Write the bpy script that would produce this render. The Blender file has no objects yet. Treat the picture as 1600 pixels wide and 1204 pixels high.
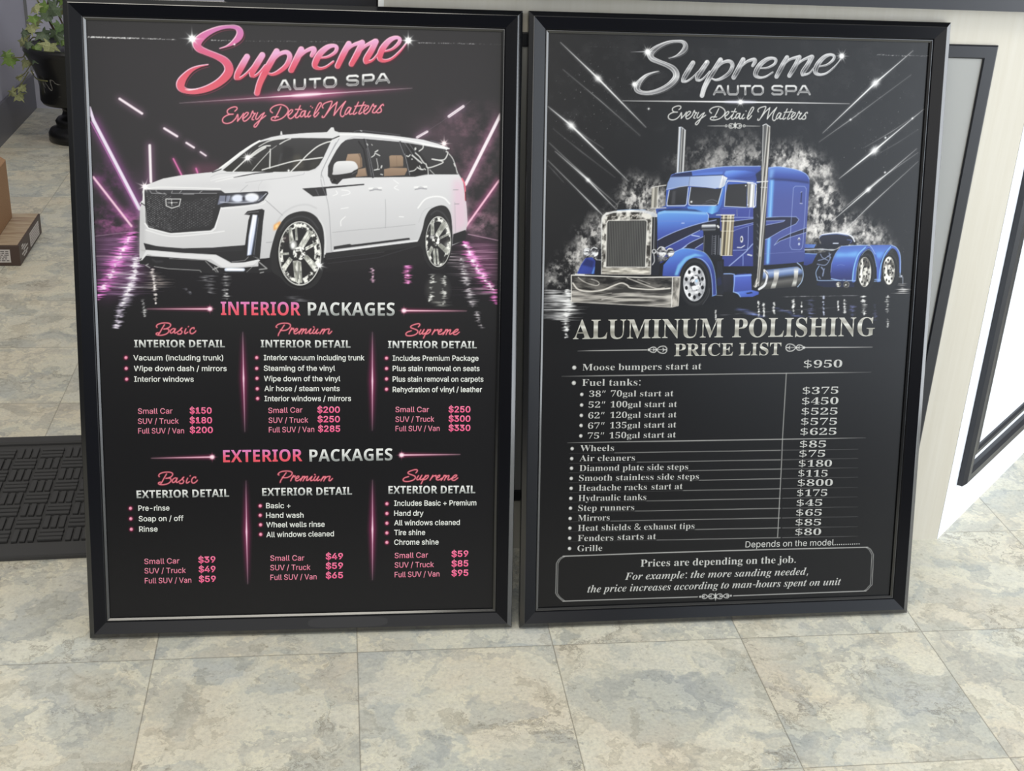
"""Two framed price posters leaning on a reception counter: bpy script, Blender 4.5."""
import bpy, bmesh, math, random
import numpy as np
from mathutils import Vector, Matrix
from mathutils.geometry import tessellate_polygon
scene = bpy.context.scene
R = math.radians
# ------------------------------------------------------------------ camera
F_PX, CAM_H, PITCH, ROLL = 2023.19, 1.2052, 0.42462, 0.05031
def camera():
    cd = bpy.data.cameras.new('camera'); co = bpy.data.objects.new('camera', cd); scene.collection.objects.link(co)
    cd.sensor_width = 36; cd.lens = F_PX * 36 / 1600; cd.clip_start = .02
    f = Vector((0, math.cos(PITCH), -math.sin(PITCH))); u = Vector((0, math.sin(PITCH), math.cos(PITCH))); x = Vector((1, 0, 0))
    x2 = x * math.cos(ROLL) + u * math.sin(ROLL); u2 = u * math.cos(ROLL) - x * math.sin(ROLL)
    m = Matrix((x2, u2, -f)).transposed().to_4x4(); m.translation = (0, 0, CAM_H); co.matrix_world = m
    scene.camera = co
camera()
# ------------------------------------------------------------------ light
scene.view_settings.view_transform = 'Standard'; scene.view_settings.look = 'None'
scene.view_settings.gamma = 1; scene.view_settings.use_curve_mapping = False
scene.view_settings.exposure = 0.0
def world():
    w = bpy.data.worlds.new('room_light'); scene.world = w; w.use_nodes = True; n = w.node_tree.nodes; l = w.node_tree.links
    bg = n['Background']; tc = n.new('ShaderNodeTexCoord'); sp = n.new('ShaderNodeSeparateXYZ'); r = n.new('ShaderNodeValToRGB')
    mr = n.new('ShaderNodeMapRange'); mr.inputs[1].default_value = -1; mr.inputs[2].default_value = 1
    l.new(tc.outputs['Generated'], sp.inputs[0]); l.new(sp.outputs[2], mr.inputs[0]); l.new(mr.outputs[0], r.inputs[0]); l.new(r.outputs[0], bg.inputs[0])
    e = r.color_ramp.elements; e[0].position = .35; e[0].color = (.10, .10, .10, 1); e[1].position = 1; e[1].color = (.66, .65, .61, 1)
    a = e.new(.53); a.color = (.16, .16, .16, 1); b = e.new(.66); b.color = (.75, .74, .70, 1); c = e.new(.8); c.color = (.8, .79, .75, 1)
    bg.inputs[1].default_value = .62
world()
def area(name, loc, target, sx, sy, power, col):
    d = bpy.data.lights.new(name, 'AREA'); d.shape = 'RECTANGLE'; d.size = sx; d.size_y = sy; d.energy = power; d.color = col
    o = bpy.data.objects.new(name, d); scene.collection.objects.link(o); o.location = loc
    o.rotation_euler = (Vector(target) - Vector(loc)).to_track_quat('-Z', 'Y').to_euler(); return o
area('daylight_shopfront', (2.35, 1.1, 1.08), (0, 1.1, 1.08), 2.6, 2.1, 80, (.90, .95, 1))
area('daylight_entrance', (3.5, -2.2, 1.7), (.3, 1.8, .6), 2.6, 2.2, 50, (.80, .89, 1))
area('daylight_street_windows', (.4, -4.6, 2.7), (.3, 1.8, .8), 3.8, 2.3, 62, (1, .98, .95))
area('ceiling_lamp', (-.5, .2, 2.75), (-.5, .6, 0), 1.6, .9, 33, (1, .95, .84))
area('added_fill_rear', (-1.2, 3.5, 2.75), (-1.2, 3.6, 0), 1.2, .6, 13, (1, .92, .80))  # added fill without a known fixture, warms and lifts the rear left
# ------------------------------------------------------------------ helpers
def mat(name, col=(.5, .5, .5), rough=.5, metal=0, spec=.5, coat=0):
    m = bpy.data.materials.new(name); m.use_nodes = True; b = m.node_tree.nodes['Principled BSDF']
    b.inputs['Base Color'].default_value = (*col, 1); b.inputs['Roughness'].default_value = rough; b.inputs['Metallic'].default_value = metal
    b.inputs['Specular IOR Level'].default_value = spec; b.inputs['Coat Weight'].default_value = coat
    return m
def nodes(m): return m.node_tree.nodes, m.node_tree.links, m.node_tree.nodes['Principled BSDF']
def lin(*c): return tuple((v / 255 / 12.92 if v / 255 <= .04045 else ((v / 255 + .055) / 1.055) ** 2.4) for v in c)
def obj(name, bm, m, parent=None, mw=None, smooth=False):
    me = bpy.data.meshes.new(name)
    if isinstance(bm, bmesh.types.BMesh):
        bmesh.ops.recalc_face_normals(bm, faces=bm.faces[:]) if not bm.faces.layers.int.get('keep') else None
        bm.to_mesh(me); bm.free()
    else: me = bm
    me.name = name
    if m: me.materials.append(m)
    if smooth: me.polygons.foreach_set('use_smooth', [True] * len(me.polygons))
    o = bpy.data.objects.new(name, me); scene.collection.objects.link(o)
    if parent: o.parent = parent
    if mw is not None: o.matrix_local = mw
    return o
def tag(o, label=None, cat=None, group=None, kind=None):
    for k, v in (('label', label), ('category', cat), ('group', group), ('kind', kind)):
        if v: o[k] = v
    return o
def empty(name, loc, rz=0, label=None, cat=None, group=None):
    o = bpy.data.objects.new(name, None); scene.collection.objects.link(o); o.location = loc; o.rotation_euler = (0, 0, rz); o.empty_display_size = .05
    return tag(o, label, cat, group)
def box(bm, x0, x1, y0, y1, z0, z1, bev=0):
    vs = [bm.verts.new((x, y, z)) for x in (x0, x1) for y in (y0, y1) for z in (z0, z1)]
    fs = [bm.faces.new([vs[i] for i in q]) for q in ((0, 1, 3, 2), (4, 6, 7, 5), (0, 4, 5, 1), (2, 3, 7, 6), (0, 2, 6, 4), (1, 5, 7, 3))]
    if bev: bmesh.ops.bevel(bm, geom=list({e for f in fs for e in f.edges}), offset=bev, segments=2, affect='EDGES', profile=.6)
def ring(bm, w, h, prof, closed=True):
    """mitred moulding round a w x h rectangle whose lower left is the origin, in the XZ plane facing -Y;
    prof is a list of (outward offset, height towards the viewer)"""
    L = []
    for d, z in prof:
        L.append([bm.verts.new(p) for p in ((-d, -z, -d), (w + d, -z, -d), (w + d, -z, h + d), (-d, -z, h + d))])
    n = len(L)
    for i in range(n if closed else n - 1):
        a, b = L[i], L[(i + 1) % n]
        for j in range(4): bm.faces.new((a[j], a[(j + 1) % 4], b[(j + 1) % 4], b[j]))
def lathe(bm, prof, n=40):
    L = [[bm.verts.new((r * math.cos(2 * math.pi * k / n), r * math.sin(2 * math.pi * k / n), z)) for k in range(n)] for r, z in prof]
    for a, b in zip(L, L[1:]):
        for k in range(n): bm.faces.new((a[k], a[(k + 1) % n], b[(k + 1) % n], b[k]))
    bm.faces.new(L[0][::-1]); bm.faces.new(L[-1])
def tube(bm, P, r, n=8):
    P = [Vector(p) for p in P]; L = []
    for i, p in enumerate(P):
        t = (P[min(i + 1, len(P) - 1)] - P[max(i - 1, 0)]).normalized(); a = t.orthogonal().normalized(); b = t.cross(a)
        L.append([bm.verts.new(p + (a * math.cos(2 * math.pi * k / n) + b * math.sin(2 * math.pi * k / n)) * r) for k in range(n)])
    for a, b in zip(L, L[1:]):
        for k in range(n): bm.faces.new((a[k], a[(k + 1) % n], b[(k + 1) % n], b[k]))
    bm.faces.new(L[0][::-1]); bm.faces.new(L[-1])
def smoothpath(P, n=6):
    return [Vector(p) for p in catmull3(P, n)]
def catmull3(P, n):
    P = np.array(P, float); Q = np.vstack([2 * P[0] - P[1], P, 2 * P[-1] - P[-2]]); o = []
    for i in range(len(P) - 1):
        a, b, c, d = Q[i:i + 4]
        for k in range(n):
            t = k / n; o.append(.5 * (2 * b + (c - a) * t + (2 * a - 5 * b + 4 * c - d) * t * t + (3 * b - a - 3 * c + d) * t ** 3))
    return o + [P[-1]]
# ------------------------------------------------------------------ floor
TILE_X, TILE_Y, TILE_YAW = -0.5188, 1.5979, 0.14468
def floor_material():
    m = mat('stone_vinyl_tile', rough=.42, spec=.4); n, l, b = nodes(m)
    tc = n.new('ShaderNodeTexCoord'); mp = n.new('ShaderNodeMapping'); mp.vector_type = 'TEXTURE'
    mp.inputs['Location'].default_value = (TILE_X, TILE_Y, 0); mp.inputs['Rotation'].default_value = (0, 0, TILE_YAW); mp.inputs['Scale'].default_value = (.3048, .3048, .3048)
    l.new(tc.outputs['Object'], mp.inputs[0])
    def vm(op, a, c=None):
        q = n.new('ShaderNodeVectorMath'); q.operation = op
        for i, s in enumerate((a, c)):
            if s is None: continue
            if hasattr(s, 'links'): l.new(s, q.inputs[i])
            else: q.inputs[i].default_value = s
        return q.outputs[0]
    def mt(op, a, c=None, clamp=False):
        q = n.new('ShaderNodeMath'); q.operation = op; q.use_clamp = clamp
        for i, s in enumerate((a, c)):
            if s is None: continue
            if hasattr(s, 'links'): l.new(s, q.inputs[i])
            else: q.inputs[i].default_value = s
        return q.outputs[0]
    def mix(f, a, c, mode='MIX'):
        q = n.new('ShaderNodeMix'); q.data_type = 'RGBA'; q.blend_type = mode
        for i, s in ((0, f), (6, a), (7, c)):
            if hasattr(s, 'links'): l.new(s, q.inputs[i])
            else: q.inputs[i].default_value = s if not isinstance(s, tuple) else (*s, 1)
        return q.outputs[2]
    def ramp(s, stops, interp='LINEAR'):
        r = n.new('ShaderNodeValToRGB'); r.color_ramp.interpolation = interp; e = r.color_ramp.elements
        while len(e) < len(stops): e.new(.5)
        for q, (p, c) in zip(e, stops): q.position = p; q.color = (*c, 1) if len(c) == 3 else c
        l.new(s, r.inputs[0]); return r.outputs[0]
    def noise(v, sc, det=6, rough=.55, dist=0, out=0):
        q = n.new('ShaderNodeTexNoise'); q.inputs['Scale'].default_value = sc; q.inputs['Detail'].default_value = det; q.inputs['Roughness'].default_value = rough; q.inputs['Distortion'].default_value = dist
        l.new(v, q.inputs['Vector']); return q.outputs[out]
    fl = vm('FLOOR', mp.outputs[0]); wn = n.new('ShaderNodeTexWhiteNoise'); wn.noise_dimensions = '3D'; l.new(fl, wn.inputs[0])
    off = vm('MULTIPLY', wn.outputs['Color'], (37, 53, 11)); P = vm('ADD', mp.outputs[0], off)
    # slate layers: stepped plateaus with ragged rims
    wv = noise(P, 2.2, 5, .6, 0, 1); W1 = vm('ADD', P, vm('MULTIPLY', vm('SUBTRACT', wv, (.5, .5, .5)), (.5, .5, .5)))
    wv2 = noise(P, 11, 4, .6, 0, 1); W2 = vm('ADD', W1, vm('MULTIPLY', vm('SUBTRACT', wv2, (.5, .5, .5)), (.15, .15, .15)))
    big = noise(W2, 1.35, 4, .50, .2); mid = noise(vm('ADD', W2, (9, 4, 2)), 2.0, 5, .55, .2); hue = noise(vm('ADD', W1, (3, 17, 5)), 1.1, 5, .6, .3)
    base = ramp(big, ((0, lin(174, 174, 166)), (.425, lin(180, 180, 171)), (.443, lin(188, 187, 176)), (.449, lin(206, 202, 187)), (.50, lin(213, 209, 193)), (.555, lin(207, 204, 188)), (.562, lin(180, 182, 175)), (.60, lin(184, 185, 177)), (.65, lin(198, 195, 182)), (.8, lin(210, 206, 190))))
    tint = ramp(hue, ((.30, lin(207, 190, 168)), (.42, lin(207, 198, 180)), (.49, lin(205, 203, 190)), (.55, lin(196, 198, 192)), (.62, lin(186, 191, 194)), (.74, lin(206, 203, 188))))
    c = mix(.36, base, tint)
    plate = ramp(mid, ((0, (1, 1, 1)), (.412, (1.03, 1.03, 1.01)), (.418, (.78, .79, .81)), (.44, (.87, .88, .90)), (.468, (.92, .925, .935)), (.473, (1.07, 1.06, 1.02)), (.53, (1, 1, 1)), (.58, (1.03, 1.02, 1.0)), (.586, (.82, .81, .79)), (.62, (.91, .90, .88)), (.655, (1.02, 1.01, 1)), (1, (1, 1, 1))))
    c = mix(1.0, c, plate, 'MULTIPLY')
    crack = mt('ABSOLUTE', mt('SUBTRACT', noise(vm('ADD', W2, (1, 2, 3)), 2.0, 10, .70, .8), .5))
    cm = mt('MULTIPLY', ramp(crack, ((0, (1, 1, 1)), (.009, (.8, .8, .8)), (.02, (0, 0, 0)))), ramp(noise(vm('ADD', P, (21, 8, 1)), 1.5, 4), ((.52, (0, 0, 0)), (.6, (1, 1, 1)))))
    c = mix(mt('MULTIPLY', cm, .6), c, lin(122, 116, 104))
    fine = noise(P, 52, 8, .75); sp = ramp(fine, ((.3, (.80, .80, .80)), (.5, (1, 1, 1)), (.7, (1.15, 1.14, 1.11)))); c = mix(1.0, c, sp, 'MULTIPLY')
    spk = ramp(noise(vm('ADD', P, (5, 5, 5)), 30, 4, .6), ((.30, (.66, .64, .61)), (.37, (1, 1, 1)), (.66, (1, 1, 1)), (.72, (1.12, 1.11, 1.08)))); c = mix(.75, c, spk, 'MULTIPLY')
    # joints between tiles
    fr = vm('FRACTION', mp.outputs[0]); sx = n.new('ShaderNodeSeparateXYZ'); l.new(fr, sx.inputs[0])
    def edge(s): return mt('MINIMUM', s, mt('SUBTRACT', 1.0, s))
    d = mt('MINIMUM', edge(sx.outputs[0]), edge(sx.outputs[1])); j = ramp(d, ((0, (1, 1, 1)), (.0018, (1, 1, 1)), (.0042, (0, 0, 0))))
    c = mix(mt('MULTIPLY', j, .62), c, lin(92, 84, 72))
    l.new(c, b.inputs['Base Color'])
    bp = n.new('ShaderNodeBump'); bp.inputs['Strength'].default_value = .22; bp.inputs['Distance'].default_value = .003
    h = mt('SUBTRACT', mt('ADD', mt('MULTIPLY', mid, .7), mt('MULTIPLY', fine, .3)), mt('MULTIPLY', j, .6)); l.new(h, bp.inputs['Height']); l.new(bp.outputs[0], b.inputs['Normal'])
    return m
bm = bmesh.new(); bmesh.ops.create_grid(bm, x_segments=1, y_segments=1, size=1)
for v in bm.verts: v.co = (v.co.x * 3.6 + .9, v.co.y * 3.2 + 2.6, 0)
tag(obj('floor', bm, floor_material()), kind='structure')
# ------------------------------------------------------------------ walls at the far left
def wall_paint(name, c, rough=.45):
    m = mat(name, c, rough, spec=.45); n, l, b = nodes(m); t = n.new('ShaderNodeTexNoise'); t.inputs['Scale'].default_value = 90
    bp = n.new('ShaderNodeBump'); bp.inputs['Strength'].default_value = .05; bp.inputs['Distance'].default_value = .002; l.new(t.outputs[0], bp.inputs['Height']); l.new(bp.outputs[0], b.inputs['Normal']); return m
M_wall = wall_paint('grey_wall_paint', lin(184, 184, 198)); M_skirt = wall_paint('dark_grey_skirting', lin(98, 98, 106), .4)
wl0 = Vector((-1.859, 4.536, 0)); wl1 = Vector((-1.945, 5.12, 0)); wd = (wl1 - wl0).normalized(); wn_ = Vector((wd.y, -wd.x, 0))
def wall_box(name, a, b, t, z0, z1, m):
    d = (b - a).normalized(); nn = Vector((d.y, -d.x, 0)); bm = bmesh.new(); P = [a, b, b - nn * t, a - nn * t]
    lo = [bm.verts.new((p.x, p.y, z0)) for p in P]; hi = [bm.verts.new((p.x, p.y, z1)) for p in P]
    for i in range(4): bm.faces.new((lo[i], lo[(i + 1) % 4], hi[(i + 1) % 4], hi[i]))
    bm.faces.new(lo[::-1]); bm.faces.new(hi); return tag(obj(name, bm, m), kind='structure')
skin = wn_ * -.012
wall_box('wall_left', wl0 - wd * .28 + skin, wl1 + skin, .12, 0, 2.6, M_wall)
wall_box('baseboard_left', wl0 - wd * .28, wl1, .012, 0, .135, M_skirt)
we = wl0 - wd * .28
wall_box('wall_entry', we + Vector((-1.4, -.2, 0)), we + Vector((-.125, -.018, 0)) + skin, .1, 0, 2.6, M_wall)
b0 = Vector((-1.945, 5.11, 0)); b1 = Vector((1.8, 5.25, 0)); bd = (b1 - b0).normalized(); bn = Vector((bd.y, -bd.x, 0))
wall_box('wall_back', b0 - bn * .012, b1 - bn * .012, .12, 0, 2.6, M_wall)
wall_box('baseboard_back', b0, b1, .012, 0, .12, M_wall)
# ------------------------------------------------------------------ reception counter
def laminate():
    m = mat('cream_wood_laminate', rough=.38, spec=.4); n, l, b = nodes(m); tc = n.new('ShaderNodeTexCoord'); mp = n.new('ShaderNodeMapping'); mp.inputs['Scale'].default_value = (38, 38, 1.6)
    t = n.new('ShaderNodeTexNoise'); t.inputs['Scale'].default_value = 2.2; t.inputs['Detail'].default_value = 6; t.inputs['Roughness'].default_value = .65
    r = n.new('ShaderNodeValToRGB'); e = r.color_ramp.elements; e[0].position = .3; e[0].color = (*lin(192, 187, 174), 1); e[1].position = .7; e[1].color = (*lin(199, 195, 184), 1)
    l.new(tc.outputs['Object'], mp.inputs[0]); l.new(mp.outputs[0], t.inputs[0]); l.new(t.outputs[0], r.inputs[0]); l.new(r.outputs[0], b.inputs['Base Color']); return m
M_lam = laminate(); M_panel = mat('grey_panel_paint', lin(152, 153, 151), .4, spec=.4); M_black = mat('black_trim_paint', lin(30, 32, 38), .3, spec=.5); M_top = mat('charcoal_countertop', lin(42, 43, 48), .3, spec=.5); M_sunlit = mat('sunlit_side_white', lin(226, 230, 236), .35, spec=.4); M_edge = mat('white_edge_band', lin(228, 228, 224), .4)  # side white: daylight on the counter's turned face is painted into its colour
CYAW = R(7.788); NB = Vector((-math.sin(CYAW), math.cos(CYAW), 0)) * .008
ctr = empty('reception_counter', Vector((.798, 2.067, 0)) + NB, CYAW, 'cream reception counter with black trim and dark top behind the posters', 'counter')
TURN = R(52.63) - CYAW; LS = .75     # the counter turns away to the right at its corner
cs, sn = math.cos(TURN), math.sin(TURN)
def prism(pts, z0, z1):
    bm = bmesh.new(); lo = [bm.verts.new((x, y, z0)) for x, y in pts]; hi = [bm.verts.new((x, y, z1)) for x, y in pts]
    for i in range(len(pts)): bm.faces.new((lo[i], lo[(i + 1) % len(pts)], hi[(i + 1) % len(pts)], hi[i]))
    bm.faces.new(lo[::-1]); bm.faces.new(hi); return bm
sx_, sy_ = LS * cs, LS * sn
obj('front_panel', prism([(-1.02, 0), (-.0008, 0), (-.0008, .03), (-1.02, .03)], 0, .9475), M_lam, ctr)
obj('edge_band', prism([(-1.028, -.001), (-1.02, -.001), (-1.02, .45), (-1.028, .45)], 0, .9475), M_edge, ctr)
obj('end_panel', prism([(-1.25, .03), (-1.03, .03), (-1.03, .43), (-1.25, .43)], 0, 1.0), M_top, ctr)
obj('side_panel', prism([(0, 0), (sx_, sy_), (sx_ - .03 * sn, sy_ + .03 * cs), (-.03 * sn * .3, .03)], 0, .9475), M_sunlit, ctr)
obj('countertop', prism([(-1.03, -.035), (.0145, -.035), (sx_ + .035 * sn, sy_ - .035 * cs), (sx_ - .45 * sn, sy_ + .45 * cs), (-.2, .47), (-1.03, .47)], .9475, 1.003), M_top, ctr)
def framed(parent, x0, z0, w, h, profs, panel_m, tw, names, turn=0):
    mw = Matrix.Rotation(turn, 4, 'Z') @ Matrix.Translation((x0, 0, z0))
    bm = bmesh.new()
    for ins, pf in profs:
        b2 = bmesh.new(); ring(b2, w - 2 * ins, h - 2 * ins, pf)
        bmesh.ops.translate(b2, vec=(ins, 0, ins), verts=b2.verts); me = bpy.data.meshes.new('t'); b2.to_mesh(me); b2.free(); bm.from_mesh(me); bpy.data.meshes.remove(me)
    obj(names[0], bm, M_black, parent, mw)
    bm = bmesh.new(); box(bm, tw, w - tw, -.0015, .001, tw, h - tw); obj(names[1], bm, panel_m, parent, mw)
framed(ctr, -.95, .098, .879, .794, [(.021, [(0, -.001), (0, .0035), (.002, .005), (.019, .005), (.021, .0035), (.021, -.001)])], M_panel, .02, ('front_trim', 'inset_panel'))
framed(ctr, .05, .094, LS - .1, .79, [(.026, [(0, -.001), (0, .010), (.006, .016), (.02, .016), (.026, .010), (.026, -.001)]), (.058, [(0, -.001), (0, .005), (.004, .009), (.011, .009), (.015, .005), (.015, -.001)])], M_sunlit, .024, ('side_trim', 'side_inset'), TURN)
# ------------------------------------------------------------------ door mat
M_rub = mat('black_rubber', lin(62, 62, 63), .7, spec=.3)
def door_mat():
    o = empty('door_mat', (-.845, 1.843, 0), R(10.3), 'black rubber door mat with a basket-weave tread on the floor at left', 'door mat')
    W0, W1, D = -.75, .33, .458
    bm = bmesh.new(); box(bm, W0, W1, 0, D, .0005, .006); obj('mat_base', bm, M_rub, o)
    bm = bmesh.new(); z0, z1 = .0055, .0125
    prof = [(0, .0005), (.004, .008), (.036, .0125), (.04, .0095)]
    # sloping rubber border
    P = [[(W0 + d, d), (W1 - d, d), (W1 - d, D - d), (W0 + d, D - d)] for d, _ in prof]
    L = [[bm.verts.new((x, y, z)) for x, y in p] for p, (_, z) in zip(P, prof)] ; L.append([bm.verts.new((x, y, .0055)) for x, y in P[-1]])
    for a, b in zip(L, L[1:]):
        for k in range(4): bm.faces.new((a[k], a[(k + 1) % 4], b[(k + 1) % 4], b[k]))
    obj('border', bm, M_rub, o)
    bm = bmesh.new(); cell = .0445; nx = int((W1 - W0 - .09) / cell); ny = int((D - .086) / cell)
    rs = random.Random(4)
    for i in range(nx):
        for j in range(ny):
            x = W0 + .045 + i * cell; y = .043 + j * cell + .003
            for k in range(3):
                a = .003 + k * .0135
                if (i + j) % 2: box(bm, x + .001, x + cell - .003, y + a, y + a + .0095, z0, z1 - .001 - rs.random() * .001, .0018)
                else: box(bm, x + a, x + a + .0095, y + .001, y + cell - .003, z0, z1 - .001 - rs.random() * .001, .0018)
    obj('tread', bm, M_rub, o)
door_mat()
# ------------------------------------------------------------------ cartons at the far left
def cartons():
    kraft = mat('kraft_board', lin(168, 128, 92), .7, spec=.2); n, l, b = nodes(kraft); t = n.new('ShaderNodeTexNoise'); t.inputs['Scale'].default_value = 60; t.inputs['Detail'].default_value = 5
    r = n.new('ShaderNodeValToRGB'); r.color_ramp.elements[0].color = (*lin(150, 116, 86), 1); r.color_ramp.elements[1].color = (*lin(176, 142, 110), 1); r.color_ramp.elements[0].position = .3; r.color_ramp.elements[1].position = .7
    l.new(t.outputs[0], r.inputs[0]); l.new(r.outputs[0], b.inputs['Base Color'])
    brown = mat('brown_print', lin(74, 58, 52), .5); label = mat('white_label', lin(205, 200, 198), .5); ink = mat('label_ink', lin(96, 90, 92), .6)
    wood = mat('printed_wood_lid', rough=.5); n, l, b = nodes(wood); tc = n.new('ShaderNodeTexCoord'); mp = n.new('ShaderNodeMapping'); mp.inputs['Scale'].default_value = (6, 40, 1); t = n.new('ShaderNodeTexNoise'); t.inputs['Scale'].default_value = 2; t.inputs['Detail'].default_value = 6
    r = n.new('ShaderNodeValToRGB'); r.color_ramp.elements[0].color = (*lin(150, 126, 104), 1); r.color_ramp.elements[1].color = (*lin(192, 176, 150), 1); r.color_ramp.elements[0].position = .3; r.color_ramp.elements[1].position = .7
    l.new(tc.outputs['Object'], mp.inputs[0]); l.new(mp.outputs[0], t.inputs[0]); l.new(t.outputs[0], r.inputs[0]); l.new(r.outputs[0], b.inputs['Base Color'])
    # flat carton: local x runs along the front edge to the left (negative), y to the back
    yaw = math.atan2(-.045, .29) * -1
    f = empty('flat_carton', (-1.338, 3.285, 0), yaw, 'flat brown carton with a wood-print lid and white labels on the floor', 'box')
    W, D, H = .46, .292, .057
    bm = bmesh.new(); box(bm, -W, 0, 0, D, 0, H, .002); obj('carton_body', bm, brown, f)
    bm = bmesh.new(); box(bm, -W + .004, -.004, .004, D - .004, H - .001, H + .0012); obj('lid', bm, wood, f)
    bm = bmesh.new(); box(bm, -.16, -.024, -.001, .0005, .010, .046); lb = obj('front_label', bm, label, f)
    bm = bmesh.new()
    for j in range(6):
        x = -.155
        rs = random.Random(j)
        while x < -.032:
            w = .004 + rs.random() * .012; box(bm, x, min(x + w, -.028), -.0015, -.0008, .014 + j * .0052, .0165 + j * .0052); x += w + .003
    obj('label_print', bm, ink, lb)
    bm = bmesh.new(); box(bm, -.0005, .001, .135, .255, .008, .047); ls = obj('side_label', bm, label, f)
    bm = bmesh.new(); rs = random.Random(9)
    for j in range(5):
        y = .142
        while y < .245:
            w = .006 + rs.random() * .014; box(bm, .0008, .0014, y, min(y + w, .25), .013 + j * .007, .0155 + j * .007); y += w + .004
    obj('label_print', bm, mat('faded_label_ink', lin(168, 156, 154), .6), ls)
    bm = bmesh.new()
    for y, w, z in ((.03, .045, .036), (.05, .05, .028), (.028, .035, .021), (.07, .03, .017), (.045, .04, .012), (.03, .02, .043)): box(bm, -.0005, .001, y, y + w, z, z + .004)
    obj('side_print', bm, label, f)
    c = empty('cardboard_box', (-1.444, 3.525, .0585), math.atan2(-.029, .168) * -1, 'plain brown cardboard box standing on the flat wood-print carton', 'box')
    H = .165; bm = bmesh.new(); box(bm, -.3, 0, -.22, 0, 0, H, .002); obj('box_body', bm, kraft, c)
    bm = bmesh.new(); vs = [bm.verts.new(p) for p in ((0, 0, H), (0, -.22, H), (-.05, -.22, H + .034), (-.05, 0, H + .034))]; bm.faces.new(vs); g = bmesh.ops.extrude_face_region(bm, geom=bm.faces[:]); bmesh.ops.translate(bm, vec=(-.002, 0, -.003), verts=[q for q in g['geom'] if isinstance(q, bmesh.types.BMVert)]); obj('flap', bm, kraft, c)
cartons()
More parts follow.
